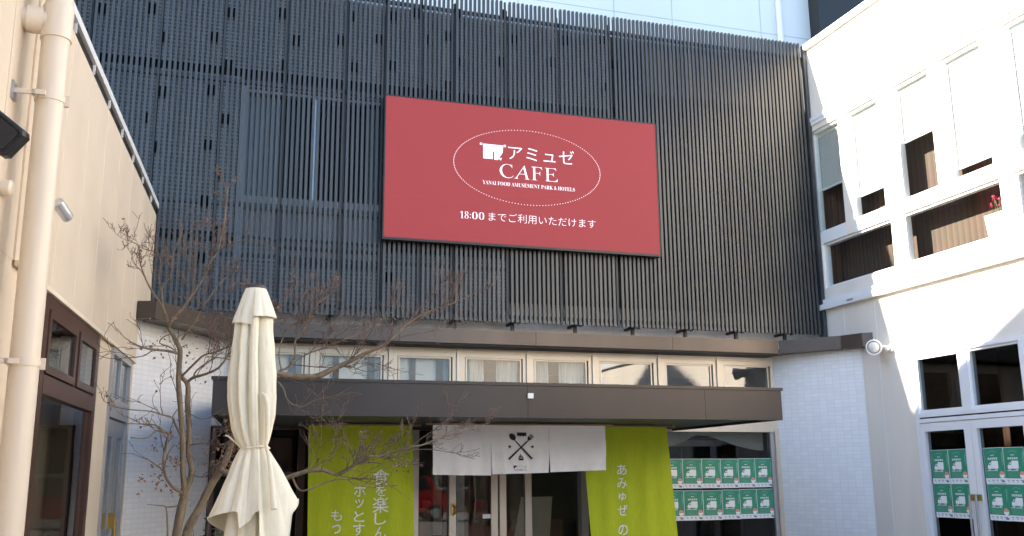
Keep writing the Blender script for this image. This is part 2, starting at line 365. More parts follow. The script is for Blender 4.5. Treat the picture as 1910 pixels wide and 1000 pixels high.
# ------------------------------------------------------------------ right building
XR = 7.164
rb = thing('white_building', 'two storey sunlit cream building with white framed windows and glass doors', 'building', (9, 5, 0))
UPW = [(9.40,9.965),(8.68,9.25),(7.85,8.43),(7.11,7.68),(6.26,6.83),(5.52,6.10),(4.68,5.25),(3.94,4.51)]
LOW = [(8.62,9.90),(7.06,8.45),(5.60,6.89),(4.0,5.43)]
DOORH = (7.0, 8.50, .03, 2.82)
holes = [(a,c,4.50,5.83) for a,c in UPW]+[(a,c,3.80,4.36) for a,c in LOW]+[DOORH]
b = MB(); TH = .13
wall_grid(b, [-6, 2.6, 11.2], [0, 3.53, 6.93], holes+[(-6, 2.6, 0, 3.4)], lambda a, c, z0, z1: b.box(XR, XR+TH, a, c, z0, z1, 'white_alu' if (z0 >= 3.53 and z1 <= 5.84 and a > 3.9 and c < 10) else 'cream_wall'))
for y in (9.58, 9.02): b.box(XR-.003, XR, y-.005, y+.005, .0, 3.53, 'white_trim')
b.build('wall', rb)
r = MB(); r.box(XR-.05, XR+.4, -6, 11.2, 6.93, 7.0, 'white_trim'); r.box(XR+.4, 11, -6, 11.2, 6.9, 6.96, 'roof_dark'); r.box(10.9, 11, -6, 11.2, 0, 6.9, 'cream_wall'); r.box(XR+.13, 10.9, -6, -5.8, 0, 6.9, 'cream_wall'); r.build('roof', rb)
t = MB(); t.box(XR-.07, XR-.002, 3, 9.96, 3.535, 3.60, 'white_alu'); t.box(XR-.045, XR-.002, 3, 9.96, 3.60, 3.66, 'white_alu')
for y in (9.3, 8.55, 7.75, 7.3): t.box(XR-.0725, XR-.0695, y, y+.11, 3.555, 3.580, 'grey_alu')
t.build('sill_band', rb)
t = MB(); t.box(XR-.02, XR-.002, 3, 9.96, 5.90, 5.95, 'white_alu'); t.box(XR-.03, XR-.002, 3, 9.96, 5.95, 6.0, 'white_alu')
t.build('head_band', rb)
BL = [5.09, 4.80, 5.19, 4.66, 4.75, 5.2, 4.9, 4.7]
for i, (a, c) in enumerate(UPW+LOW):
    z0, z1 = (4.50, 5.83) if i < 8 else (3.80, 4.36)
    f = MB(); k = 'white_alu'; x0, x1 = XR+.03, XR+.10; e = .028
    f.box(x0,x1,a,a+e,z0,z1,k); f.box(x0,x1,c-e,c,z0,z1,k); f.box(x0,x1,a+e,c-e,z0,z0+e,k); f.box(x0,x1,a+e,c-e,z1-e,z1,k)
    wo = f.build('window', rb)
    s = MB(); s.box(x0+.03, x0+.036, a+e, c-e, z0+e, z1-e, 'glass'); s.build('pane', wo)
    if i < 8:
        s = MB(); z = z1-e-.02
        s.box(x0+.06, x0+.09, a+.03, c-.029, z-.02, z+.02, 'blind')
        while z > BL[i]:
            s.add([(x0+.068,a+.055,z-.014),(x0+.068,c-.03,z-.014),(x0+.082,c-.03,z+.010),(x0+.082,a+.055,z+.010)], [(0,1,2,3)], 'blind'); z -= .0215
        s.box(x0+.066, x0+.086, a+.055, c-.03, z-.012, z+.006, 'blind'); s.build('blind', wo)
s = MB(); s.box(XR+.32, XR+.35, 3, 9.98, 3.67, 6.09, 'dark_slats'); s.box(XR+TH+.002, XR+.75, 3, 10, 3.62, 3.66, 'wood'); s.box(XR+TH+.002, XR+.75, 3, 10, 6.1, 6.15, 'room_cream'); s.box(XR+TH+.002, XR+.75, 9.99, 10.03, 3.67, 6.1, 'wood'); s.build('interior_wall', rb)
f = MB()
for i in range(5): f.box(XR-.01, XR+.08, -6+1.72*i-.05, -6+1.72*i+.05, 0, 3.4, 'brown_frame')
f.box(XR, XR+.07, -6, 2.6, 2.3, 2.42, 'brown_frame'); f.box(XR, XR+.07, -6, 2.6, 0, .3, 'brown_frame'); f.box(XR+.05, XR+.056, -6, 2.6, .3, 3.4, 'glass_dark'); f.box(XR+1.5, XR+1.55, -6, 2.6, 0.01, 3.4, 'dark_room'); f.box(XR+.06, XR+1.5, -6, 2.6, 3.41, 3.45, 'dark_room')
f.build('shop_window', rb)  # unseen dark shopfront added in place of wall shade, darkens the door reflections
# entrance doors of the right building
f = MB(); k = 'white_alu'; x0, x1 = XR-.02, XR+.08
f.box(x0,x1,7.0,7.045,.03,2.82,k); f.box(x0,x1,8.455,8.50,.03,2.82,k); f.box(x0,x1,7.045,8.455,2.785,2.82,k)
f.box(x0,x1,7.045,8.455,2.155,2.20,k); f.box(x0+.015,x1,7.045,8.455,2.14,2.155,'black'); f.box(x0,x1,7.045,8.455,2.10,2.14,k); f.box(x0+.005,x1,7.71,7.82,2.20,2.785,k)
rd = f.build('door', rb); rd['label'] = 'white framed double glass door under a two pane transom'
for a, c in ((7.045,7.71),(7.82,8.455)):
    s = MB(); e = .03; s.box(x0+.02,x1-.01,a,a+e,2.2,2.785,k); s.box(x0+.02,x1-.01,c-e,c,2.2,2.785,k); s.box(x0+.02,x1-.01,a+e,c-e,2.2,2.23,k); s.box(x0+.02,x1-.01,a+e,c-e,2.76,2.785,k)
    s.box(x0+.05,x0+.056,a+e,c-e,2.23,2.76,'glass_dark'); s.build('transom_pane', rd)
for a, c, ga, gc in ((7.05,7.752,7.115,7.68),(7.758,8.45,7.85,8.40)):
    s = MB(); s.box(x0+.01,x1-.02,a,ga,.04,2.095,k); s.box(x0+.01,x1-.02,gc,c,.04,2.095,k); s.box(x0+.01,x1-.02,ga,gc,2.01,2.095,k); s.box(x0+.01,x1-.02,ga,gc,.04,.2,k)
    s.box(x0+.045,x0+.051,ga,gc,.2,2.01,'glass_dark'); s.build('door_leaf', rd)
for y in (7.715, 7.80):
    s = MB(); s.box(x0-.045,x0+.012,y-.012,y+.012,1.325,1.385,'brass'); s.tube([(x0-.05,y,1.38),(x0-.06,y,1.2),(x0-.06,y,.95),(x0-.045,y,.8)], .011, 'grey_alu', 8); s.build('handle', rd)
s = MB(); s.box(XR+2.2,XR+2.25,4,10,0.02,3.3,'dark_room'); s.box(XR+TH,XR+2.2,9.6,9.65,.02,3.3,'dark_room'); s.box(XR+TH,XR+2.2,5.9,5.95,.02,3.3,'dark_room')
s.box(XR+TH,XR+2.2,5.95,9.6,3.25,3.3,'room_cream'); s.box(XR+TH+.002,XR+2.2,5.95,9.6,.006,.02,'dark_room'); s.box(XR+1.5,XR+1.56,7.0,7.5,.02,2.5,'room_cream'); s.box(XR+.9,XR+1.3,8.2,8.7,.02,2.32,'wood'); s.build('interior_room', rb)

# planter with flowers behind the lower window
pl = thing('flower_planter', 'pale square planter with red flowers behind the lower right window', 'planter', (XR+.175,7.21,3.665))
s = MB(); a = .1; z0, z1 = 3.665, 4.06
pts = lambda h: [(XR+.175-h,7.20-h*1.6),(XR+.175+h,7.20-h*1.6),(XR+.175+h,7.20+h*1.6),(XR+.175-h,7.20+h*1.6)]
A_, B_ = pts(.085), pts(.105)
s.add([(x,y,z0) for x,y in A_]+[(x,y,z1) for x,y in B_]+[(x,y,z1-.02) for x,y in pts(.09)], [(3,2,1,0),(0,1,5,4),(1,2,6,5),(2,3,7,6),(3,0,4,7),(4,5,9,8),(5,6,10,9),(6,7,11,10),(7,4,8,11),(8,9,10,11)], 'terracotta'); s.build('pot', pl)
rnd = random.Random(3)
s = MB(); st = MB()
for i in range(16):
    bx, by = XR+.175+rnd.uniform(-.06,.06), 7.22+rnd.uniform(-.1,.1); tx, ty, tz = bx+rnd.uniform(-.05,.05), by+rnd.uniform(-.09,.12), 4.1+rnd.uniform(.02,.19)
    st.tube([(bx,by,4.04),((bx+tx)/2,(by+ty)/2+.01,(4.05+tz)/2),(tx,ty,tz)], .003, 'green_leaf', 4)
    for j in range(9):
        u = Vector((rnd.gauss(0,1),rnd.gauss(0,1),rnd.gauss(0,1))).normalized(); v = u.orthogonal().normalized(); c0 = Vector((tx,ty,tz))+u*.014
        s.add([c0-v*.014, c0+u.cross(v)*.012, c0+v*.014+u*.01, c0-u.cross(v)*.012], [(0,1,2,3)], 'petal')
s.build('flowers', pl); st.build('stems', pl)

# PAR lamp on the right wall
fl2 = thing('wall_floodlight', 'white round reflector lamp on a short arm beside the end of the bronze fascia', 'lamp', (XR, 8.78, 2.93))
s = MB(); q = Vector((XR-.17,8.87,2.95)); d = Vector((-.66,-.70,-.16)).normalized()
s.tube([q-d*.16, q-d*.11, q-d*.06, q-d*.01, q+d*.03], [.026,.042,.052,.074,.080], 'lamp_white', 28); s.tube([q+d*.03, q+d*.062], [.084,.084], 'lamp_white', 28); s.build('lamp_head', fl2)
s = MB(); s.tube([q+d*.0625, q+d*.064], [.072,.072], 'print_grey', 28); s.tube([q+d*.0645,q+d*.072,q+d*.077], [.056,.046,.014], 'lens', 24); s.build('lens', fl2)
s = MB(); s.tube([(XR-.003,8.80,2.935),(XR-.03,8.80,2.935)], .045, 'lamp_white', 16); s.tube([(XR-.02,8.80,2.94),(XR-.07,8.84,2.955),q-d*.16], .016, 'lamp_white', 10); s.tube([(XR-.02,8.80,2.93),(XR-.075,8.80,2.925)], .022, 'silver', 10); s.build('mount', fl2)

# ------------------------------------------------------------------ café building (centre)
cb = thing('cafe_building', 'cafe building with white mosaic tile walls, clerestory windows and glass entrance', 'building', (3, 11, 0))
YC = 10.3
WINS = [(.28,1.03),(1.09,1.86),(1.92,2.62),(2.67,3.43),(3.47,4.22),(4.27,5.04),(5.10,5.82),(5.87,6.60)]
b = MB()
b.box(-.02, 6.66, YC, YC+.2, 2.985, 7.0, 'tile'); b.box(-.02, .26, YC, YC+.2, 2.12, 2.985, 'tile')
# side walls set at an angle
Lp = [(-.66,9.14),(.08,YC),(.08,YC+.2),(-.9,YC+.2),(-.9,9.14)]
b.prism(Lp, 0, 3.04, 'tile'); b.prism([(7.163,9.31),(7.163,10.5),(6.66,10.5),(6.66,YC),(6.57,YC)], 0, 3.04, 'tile')
b.prism([(-.02,YC+.001),(-.02,10.5),(-.9,10.5),(-.7,YC+.001)], 3.041, 7.0, 'tile'); b.box(6.66,7.16,YC,10.5,3.041,7.0,'tile')
b.box(-4.2,-.95,YC,10.6,0,6.98,'tile')
b.box(-4.2,7.16,10.62,14.0,6.6,6.98,'roof_dark')
b.build('wall', cb)
t = MB()   # bronze fascia: centre run, angled ends, return caps
FZ0, FZ1 = 2.995, 3.15
def run(x0, y0, x1, y1, dep=.12):
    d = Vector((x1-x0, y1-y0)).normalized(); n = Vector((-d.y, d.x))
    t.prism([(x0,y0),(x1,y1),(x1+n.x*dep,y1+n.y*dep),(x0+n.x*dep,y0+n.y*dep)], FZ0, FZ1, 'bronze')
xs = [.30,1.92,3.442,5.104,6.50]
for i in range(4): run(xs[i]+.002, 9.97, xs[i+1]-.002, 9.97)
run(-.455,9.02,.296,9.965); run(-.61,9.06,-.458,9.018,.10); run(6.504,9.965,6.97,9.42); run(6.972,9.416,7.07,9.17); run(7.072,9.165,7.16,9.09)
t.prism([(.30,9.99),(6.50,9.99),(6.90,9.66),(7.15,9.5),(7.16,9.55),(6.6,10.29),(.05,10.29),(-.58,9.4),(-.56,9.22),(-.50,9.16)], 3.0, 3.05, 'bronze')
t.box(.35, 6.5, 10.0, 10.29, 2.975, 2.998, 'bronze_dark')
t.build('fascia', cb)
for i, (a, c) in enumerate(WINS):
    f = MB(); k = 'alu'; e = .045; y0, y1 = YC-.03, YC+.05; z0, z1 = 2.30, 2.93
    f.box(a,a+e,y0,y1,z0,z1,k); f.box(c-e,c,y0,y1,z0,z1,k); f.box(a+e,c-e,y0,y1,z1-.05,z1,k); f.box(a+e,c-e,y0,y1,z0,z0+.05,k)
    wo = f.build('window', cb)
    s = MB(); s.box(a+e+.012,a+e+.03,y0+.02,y1-.01,z0+.05,z1-.05,k); s.box(c-e-.03,c-e-.012,y0+.02,y1-.01,z0+.05,z1-.05,k); s.box(a+e+.03,c-e-.03,y0+.02,y1-.01,z1-.068,z1-.05,k); s.build('sash', wo)
    s = MB(); s.box(a+e,c-e,y0+.035,y0+.040,z0+.05,z1-.05,'glass_coated' if i > 4 else 'glass_semi'); s.build('pane', wo)
    if i in (3,4):
        s = MB(); spans = [(a+.06,a+.30),(c-.32,c-.06)] if i == 3 else [(a+.05,a+.27),(c-.36,c-.05)]
        for u0,u1 in spans:
            n = 40; vs = []
            for j in range(n+1):
                x = u0+(u1-u0)*j/n; y = YC+.10+.022*math.sin(j*1.15)+.008*math.sin(j*2.9)
                vs += [(x,y,2.1),(x,y,2.98)]
            s.add(vs, [(2*j,2*j+2,2*j+3,2*j+1) for j in range(n)], 'curtain', True)
        s.build('curtain', wo)
    if i in (0,1,2):
        s = MB(); s.box(a+.2,a+.26,YC+.052,YC+.07,2.3,2.9,'brown_frame'); s.box(c-.2,c-.13,YC+.052,YC+.07,2.3,2.9,'brown_frame'); s.box(a+.05,c-.05,YC+.08,YC+.09,2.31,2.9,'curtain'); s.build('blind', wo)
f = MB(); k = 'alu'
for x in [.26]+[(WINS[i][1]+WINS[i+1][0])/2 for i in range(7)]+[6.625]: f.box(x-.025,x+.025,YC-.05,YC+.06,2.12,2.985,k)
f.box(.26,6.65,YC-.04,YC+.06,2.93,2.985,k); f.box(.26,6.65,YC-.04,YC+.06,2.12,2.30,k)
f.box(5.0,6.55,YC-.05,YC+.06,2.085,2.12,k); f.box(.1,5.0,YC-.05,YC+.06,2.085,2.12,'brown_frame')
f.box(6.55,6.61,YC-.06,YC+.06,0.0,2.12,k); f.box(6.50,6.55,YC-.03,YC+.05,0.0,2.085,'grey_alu'); f.box(.95,1.02,YC-.06,YC+.06,0,2.085,'brown_frame'); f.box(.09,.14,YC-.03,YC+.05,0,2.085,'brown_frame')
f.box(.14,.95,YC-.02,YC+.05,1.62,1.66,'brown_frame')
f.build('mullion', cb)
s = MB(); s.box(4.12,6.50,YC,YC+.008,.05,2.085,'glass_dark'); s.box(4.12,6.5,YC-.02,YC+.05,.0,.05,'grey_alu'); s.build('shop_window', cb)
s = MB(); s.box(.14,.95,YC,YC+.008,.05,2.085,'glass_dark'); s.box(1.02,2.12,YC,YC+.008,.05,2.085,'glass_dark'); s.build('side_window', cb)
# entrance: fixed light and sliding leaves
f = MB()
f.box(2.12,2.205,YC-.06,YC+.06,0,2.085,'alu'); f.box(4.04,4.12,YC-.06,YC+.06,0,2.085,'grey_alu'); f.box(2.205,4.04,YC-.06,YC+.06,0,.02,'grey_alu')
dr = f.build('entrance_door', cb)
for a, c in ((2.545,3.085),(3.105,3.47)):
    s = MB(); s.box(a,a+.075,YC-.03,YC+.02,.02,2.08,'alu'); s.box(c-.075,c,YC-.03,YC+.02,.02,2.08,'alu'); s.box(a+.075,c-.075,YC-.03,YC+.02,.02,.12,'alu'); s.box(a+.075,c-.075,YC-.03,YC+.02,1.98,2.08,'alu')
    s.box(a+.075,c-.075,YC-.008,YC-.002,.12,1.98,'glass'); s.build('door_leaf', dr)
s = MB(); s.box(2.205,2.545,YC+.025,YC+.031,.05,2.08,'glass'); s.box(3.47,4.04,YC+.025,YC+.031,.05,2.08,'glass'); s.build('pane', dr)
s = MB(); s.box(2.565,2.60,YC-.05,YC-.03,1.20,1.32,'brass'); s.tube([(2.58,YC-.05,1.30),(2.60,YC-.075,1.28),(2.60,YC-.075,1.22),(2.58,YC-.05,1.2)], .01, 'brass', 8); s.build('handle', dr)
s = MB(); s.box(2.92,3.02,YC-.012,YC-.009,1.155,1.20,'paper'); s.build('notice', dr)
# interior of the café
s = MB(); k = 'dark_room'
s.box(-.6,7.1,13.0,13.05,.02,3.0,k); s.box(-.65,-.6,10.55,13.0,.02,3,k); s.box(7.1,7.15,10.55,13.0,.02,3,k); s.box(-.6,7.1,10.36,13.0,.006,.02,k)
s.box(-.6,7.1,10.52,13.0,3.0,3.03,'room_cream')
for x in (2.75,3.35,5.35,5.9,6.4,1.3): s.box(x,x+.06,11.4,11.46,.02,2.05,'brown_frame')
s.box(5.3,6.46,11.38,11.47,1.95,2.03,'grey_alu'); s.box(2.7,3.4,11.38,11.47,1.95,2.03,'brown_frame')
s.box(3.5,4.4,11.8,12.3,.02,1.05,'wood'); s.box(1.1,2.0,11.9,12.2,.02,1.3,'wood'); s.box(5.0,6.5,12.6,12.95,.02,1.0,'wood')
s.add([(3.55,11.2,.85),(4.0,11.2,.85),(4.1,11.35,1.35),(3.7,11.35,1.35)], [(0,1,2,3)], 'room_cream'); s.box(2.3,2.5,11.0,11.1,.02,1.25,'wood'); s.box(2.75,2.95,11.9,12.0,.9,1.7,'room_cream'); s.box(3.2,3.3,12.5,12.6,.02,1.9,'white_trim')
for q_ in range(7): s.box(2.3+q_*.24,2.42+q_*.24,12.7,12.78,1.05,1.12+.09*(q_%3),('wood','room_cream','red_paint')[q_%3])
s.build('interior_room', cb)
s = MB(); n = 40; vs = []       # white drape looped behind the shop window
for j in range(n+1):
    x = 5.02+1.46*j/n; h = 1.92+.13*math.exp(-((x-5.62)/.22)**2) if x < 5.62 else 1.86+.19*math.exp(-((x-5.62)/.5)**2)
    vs += [(x,YC+.12+.012*math.sin(j*.9),h),(x,YC+.12+.012*math.sin(j*.9),2.085)]
s.add(vs, [(2*j,2*j+2,2*j+3,2*j+1) for j in range(n)], 'curtain', True); s.build('curtain', cb)

# entrance canopy
cp = thing('entrance_canopy', 'flat dark bronze canopy projecting over the glass entrance', 'canopy', (2.6, 9.1, 2.1))
f = MB(); CY = 8.0; cx = [.06,.908,2.68,4.40,5.21]
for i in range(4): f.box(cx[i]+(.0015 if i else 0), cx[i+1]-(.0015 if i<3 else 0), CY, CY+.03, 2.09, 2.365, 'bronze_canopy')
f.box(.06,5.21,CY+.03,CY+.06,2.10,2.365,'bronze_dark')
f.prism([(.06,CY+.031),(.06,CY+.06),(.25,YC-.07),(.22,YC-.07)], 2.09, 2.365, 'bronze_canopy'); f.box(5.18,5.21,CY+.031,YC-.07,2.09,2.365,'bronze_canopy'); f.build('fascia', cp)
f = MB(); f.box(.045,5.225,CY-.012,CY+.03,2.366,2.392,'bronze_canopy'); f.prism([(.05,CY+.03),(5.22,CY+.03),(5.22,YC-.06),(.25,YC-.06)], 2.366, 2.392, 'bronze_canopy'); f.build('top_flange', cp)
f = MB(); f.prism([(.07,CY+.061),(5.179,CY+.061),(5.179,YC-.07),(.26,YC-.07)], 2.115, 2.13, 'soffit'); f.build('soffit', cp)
f = MB(); f.box(2.675,2.725,CY-.022,CY-.001,2.255,2.30,'lamp_white'); o = f.build('sensor_box'); tag(o, 'small white plastic sensor box on the front of the dark canopy', 'sensor')

# ------------------------------------------------------------------ louvre screen
ls = thing('louvre_screen', 'two storey screen of dark vertical metal slats in front of the tiled wall', 'screen', (2.4, 9.95, 3.2))
SE = [-2.0,-1.31,-.64,-.01,.64,1.28,1.71,2.12,2.50,3.12,3.75,4.40]
s = MB(); x = -2.32; P_ = .0527
while x < 7.11:
    dz = random.uniform(-.004,.004); dy = random.uniform(-.0015,.0015)
    if min(abs(x-q_) for q_ in SE[1:]) > .5*P_: s.box(x-.0145, x+.0145, 9.92+dy, 9.955+dy, 3.235, 7.03+dz, 'slat')
    else: s.box(x-.013, x+.010, 9.94, 9.965, 3.235, 7.03+dz, 'seam_post')
    x += P_
s.build('slats', ls)
s = MB()
for z in (3.30, 4.36, 5.70, 6.84): s.box(-2.35, 7.11, 9.956, 9.99, z-.02, z+.02, 'rail')
for z in (3.83, 4.02): s.box(-2.35, 3.2, 9.992, 10.01, z-.012, z+.012, 'rail')
s.box(7.11,7.15,9.90,10.0,3.21,7.0,'rail'); s.build('rails', ls)
s = MB()
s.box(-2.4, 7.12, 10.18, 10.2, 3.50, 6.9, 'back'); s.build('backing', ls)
# perforated panels with bars, between the seams
SE = [-2.0,-1.31,-.64,-.01,.64,1.28,1.71,2.12,2.50,3.12,3.75,4.40]
def bars(a, c, z0, z1):
    mb = MB(); z = z0
    while z < z1:
        mb.box(a, c, 9.993, 9.999, z, min(z+.019, z1), 'perf'); z += .042
    mb.box(a, c, 10.006, 10.010, z0, z1, 'perf_back'); mb.box(a, a+.02, 9.999, 10.006, z0, z1, 'perf_back'); mb.box(c-.02, c, 9.999, 10.006, z0, z1, 'perf_back')
    mb.build('perforated_panel', ls)
for i in range(len(SE)-1):
    a, c = SE[i]+.022, SE[i+1]-.012
    if a < .1: zones = [(5.86,6.80),(4.06,5.76),(3.36,3.95)]
    elif c < 1.75: zones = [(5.86,6.80),(3.36,3.74)]
    elif c < 3.2: zones = [(5.86,6.80),(3.36,3.95)]
    else: zones = [(5.86,6.80)]
    for z0, z1 in zones: bars(a, min(c, .19) if (z0 > 4 and z0 < 5 and a < .1) else c, z0, z1)
for x in SE[1:]:
    s = MB(); s.box(x-.004, x+.016, 9.956, 10.02, 3.30, 6.93, 'black'); s.build('post', ls)
s = MB(); rnd = random.Random(11)
for i, xs_ in enumerate(SE[1:]):
    kx = round((xs_+2.32)/P_-.5)
    for j in range(11):
        z = 6.72-.30*j+(.07*i)%.3-.1
        if .0 < xs_ < 1.9 and 3.7 < z < 5.75: continue
        if xs_ > 1.9 and (z < 5.75 or rnd.random() < .2): continue
        side = 1 if (i+j)%2 else -1; two = rnd.random() < .75
        s = MB()
        for m_ in ((0,1) if two else (0,)):
            gx = -2.32+P_*(kx+.5+side*(1.0+m_)); s.box(gx-.0116, gx+.0116, 9.935, 9.953, z-.052, z+.052, 'clip_black')  # black plates paint the dark of clip holes cut in the back panel
        if two: s.box(gx-side*P_-.01, gx+.01, 9.9725, 9.98, z-.012, z+.012, 'black') if side > 0 else s.box(gx-.01, gx+P_+.01, 9.9725, 9.98, z-.012, z+.012, 'black')
        s.build('clip', ls)
for X_ in (-1.5,-.8,-.1,.6,1.2,1.9,2.55,3.21,3.95,4.66,5.33,6.0,6.67):
    s = MB(); s.box(X_-.016,X_+.016,9.966,10.29,3.24,3.27,'black'); s.box(X_-.018,X_+.012,10.06,10.10,3.06,3.24,'black'); s.box(X_+.017,X_+.042,9.966,10.0,3.225,3.25,'black'); s.build('bracket', ls)
# window and louvred panels behind the slats
f = MB(); k = 'rail'
f.box(.20,.26,9.975,10.08,3.74,5.66,'perf'); f.box(1.72,1.78,10.0,10.08,3.74,5.66,k); f.box(.26,1.72,9.985,10.08,5.60,5.63,'perf'); f.box(.26,1.72,10.0,10.08,5.66,5.69,'perf'); f.box(.26,1.72,9.975,10.05,4.33,4.46,'perf'); f.box(.955,1.0,10.0,10.08,4.46,5.60,'silver')
f.box(.26,1.72,10.0,10.08,3.74,3.80,k); f.box(.26,1.72,10.02,10.05,3.93,3.96,k)
wo = f.build('window', ls)
s = MB(); s.box(.26,.955,10.05,10.056,4.46,5.60,'glass'); s.box(1.0,1.72,10.05,10.056,4.46,5.60,'glass'); s.build('pane', wo)
s = MB(); s.box(.26,1.72,10.06,10.065,3.80,4.33,'perf'); s.build('louvre_panel', wo)
s = MB(); s.box(.28,.62,10.10,10.11,4.46,5.6,'perf_back'); s.box(1.55,1.70,10.10,10.11,4.46,5.6,'perf_back'); s.build('blind', wo)

# ------------------------------------------------------------------ LED sign
sg = thing('led_sign', 'large red lit screen sign with white lettering in a dotted oval', 'sign', (3.3, 9.85, 4.07))
SY = 9.80
s = MB(); s.box(1.705,4.908,SY,SY+.02,4.072,5.650,'led_red'); s.build('screen', sg)
s = MB(); s.box(1.69,4.92,SY+.021,SY+.10,4.045,5.665,'black'); s.box(1.69,4.92,SY-.004,SY+.021,4.045,4.0715,'black'); s.box(4.9085,4.92,SY-.004,SY+.021,4.0715,5.665,'black')
s.box(1.69,1.7045,SY-.004,SY+.021,4.0715,5.665,'black'); s.box(1.7045,4.9085,SY-.004,SY+.021,5.6505,5.665,'black'); s.build('housing', sg)
SF = lambda u, v: (u, SY-.004, v)
s = MB(); T = 'led_white'
for body, bx_, of in (('アミュゼ', (3.085,3.872,5.055,5.218), -.006), ('𝐶𝐴𝐹𝐸', (2.985,3.668,4.83,4.992), -.008),
        ('𝐘𝐀𝐍𝐀𝐈 𝐅𝐎𝐎𝐃 𝐀𝐌𝐔𝐒𝐄𝐌𝐄𝐍𝐓 𝐏𝐀𝐑𝐊 & 𝐇𝐎𝐓𝐄𝐋𝐒', (2.788,3.872,4.738,4.782), -.010), ('𝟏𝟖', (2.532,2.628,4.331,4.413), -.020), (':', (2.642,2.654,4.338,4.385), -.01), ('𝟎𝟎', (2.668,2.805,4.331,4.413), -.020), ('までご利用いただけます', (2.855,4.117,4.325,4.424), -.012)):
    s = MB(); write(s, body, bx_, T, SF, of, .27 if body == '𝐶𝐴𝐹𝐸' else 0); s.build('lettering', sg)
s = MB(); n = 150
for j in range(n):
    th = 2*math.pi*j/n; u = 3.3235+.864*math.cos(th); v = 4.972+.434*math.sin(th); r_ = .0052
    s.add([SF(u+r_*math.cos(q*math.pi/3), v+r_*math.sin(q*math.pi/3)) for q in range(6)], [(0,1,2,3,4,5)], T)
s.build('oval_print', sg)
s = MB()
def poly(mb, pts, k, fn): mb.add([fn(*p) for p in pts], [tuple(range(len(pts)))], k)
poly(s, [(2.795,5.205),(2.795,5.035),(2.905,5.035),(2.905,5.125),(2.922,5.125),(2.922,5.03),(2.965,5.03),(3.02,5.12),(3.028,5.205)], T, SF)
for u in (2.758, 3.033):
    for a0,b0,c0,d0 in ((0,.026,0,.006),(0,.026,.02,.026),(0,.007,.006,.02),(.019,.026,.006,.02)): poly(s, [(u+a0,5.188+c0),(u+b0,5.188+c0),(u+b0,5.188+d0),(u+a0,5.188+d0)], T, SF)
poly(s, [(2.975,5.045),(3.0,5.026),(3.01,5.06)], T, SF)
s.build('curtain_emblem', sg)

# ------------------------------------------------------------------ banners and entrance curtain
def cloth(fn, nu, nv, k, thick=.003):
    mb = MB(); vs = [fn(i/nu, j/nv) for j in range(nv+1) for i in range(nu+1)]
    fs = [(j*(nu+1)+i, j*(nu+1)+i+1, (j+1)*(nu+1)+i+1, (j+1)*(nu+1)+i) for j in range(nv) for i in range(nu)]
    mb.add(vs, fs, k, True); return mb
def green_fn(x0t, x1t, x0b, x1b, zt, zb, ph, blow):
    def fn(s, t):
        x0 = x0t+(x0b-x0t)*t; x1 = x1t+(x1b-x1t)*t
        y = 9.40+blow*t*t*1.0+.012*math.sin(s*13+ph+t)*(.3+t)+.006*math.sin(s*29+ph*2+t*2)
        return (x0+(x1-x0)*s, y, zt+(zb-zt)*t)
    return fn
gl = thing('green_banner', 'lime green cloth banner with three columns of white writing, left of the entrance', 'banner', (1.4, 8.9, 2.06), 'green cloth banners beside the entrance')
fn = green_fn(.958,1.958,1.006,2.011,2.085,.20,0.3,.02); cloth(fn, 60, 30, 'green_cloth').build('cloth', gl)
s = MB()
def vtext(mb, chars, xc, ztop, size, step, fnb, X0, X1, ZT, ZB):
    z = ztop
    for ch in chars:
        if ch == ' ': z -= step*.45; continue
        sc_ = .56 if ch in 'ッっゅ' else (1 if ch in '食楽' else (.66 if ch in 'をとも' else .74))
        h = size*sc_
        def F(u, v):
            t = (ZT-v)/(ZT-ZB); x0 = X0[0]+(X0[1]-X0[0])*t; x1 = X1[0]+(X1[1]-X1[0])*t
            q = fnb((u-x0)/(x1-x0), t); return (q[0], q[1]-.005, q[2])
        write(mb, ch, (xc-h/2, xc+h/2, z-size*.5-h/2, z-size*.5+h/2), 'print_white', F, .004); z -= step
# column positions follow the photograph's three columns
vtext(s, '食を楽しん', 1.657, 1.6742, 0.148, 0.1291, fn, (.958,1.006), (1.958,2.011), 2.085, .20)
s.build('lettering', gl); s = MB(); vtext(s, 'ホッとする', 1.456, 1.5482, 0.148, 0.1186, fn, (.958,1.006), (1.958,2.011), 2.085, .20)
s.build('lettering', gl); s = MB(); vtext(s, 'もっと', 1.244, 1.3252, 0.148, 0.1239, fn, (.958,1.006), (1.958,2.011), 2.085, .20)
s.build('lettering', gl)
s = MB(); s.tube([(.93,9.40,2.094),(2.04,9.40,2.094)], .009, 'pole', 8); s.build('rod', gl)
gr = thing('green_banner', 'lime green cloth banner with one column of white writing, swaying right of the entrance', 'banner', (4.1, 8.9, 2.06), 'green cloth banners beside the entrance')
X0 = (3.726, 3.874); X1 = (4.70, 4.848)
fn2 = green_fn(X0[0],X1[0],X0[1],X1[1],2.09,.20,1.7,.06); cloth(fn2, 60, 30, 'green_cloth').build('cloth', gr)
s = MB(); vtext(s, 'あみゅぜ のお', 4.166, 1.7228, 0.142, .136, fn2, X0, X1, 2.09, .20); s.build('lettering', gr)
s = MB(); s.tube([(3.65,9.40,2.099),(4.81,9.40,2.099)], .009, 'pole', 8); s.box(4.765,4.78,9.39,9.41,2.08,2.114,'brass'); s.build('rod', gr)
for o_ in (gl, gr): pass

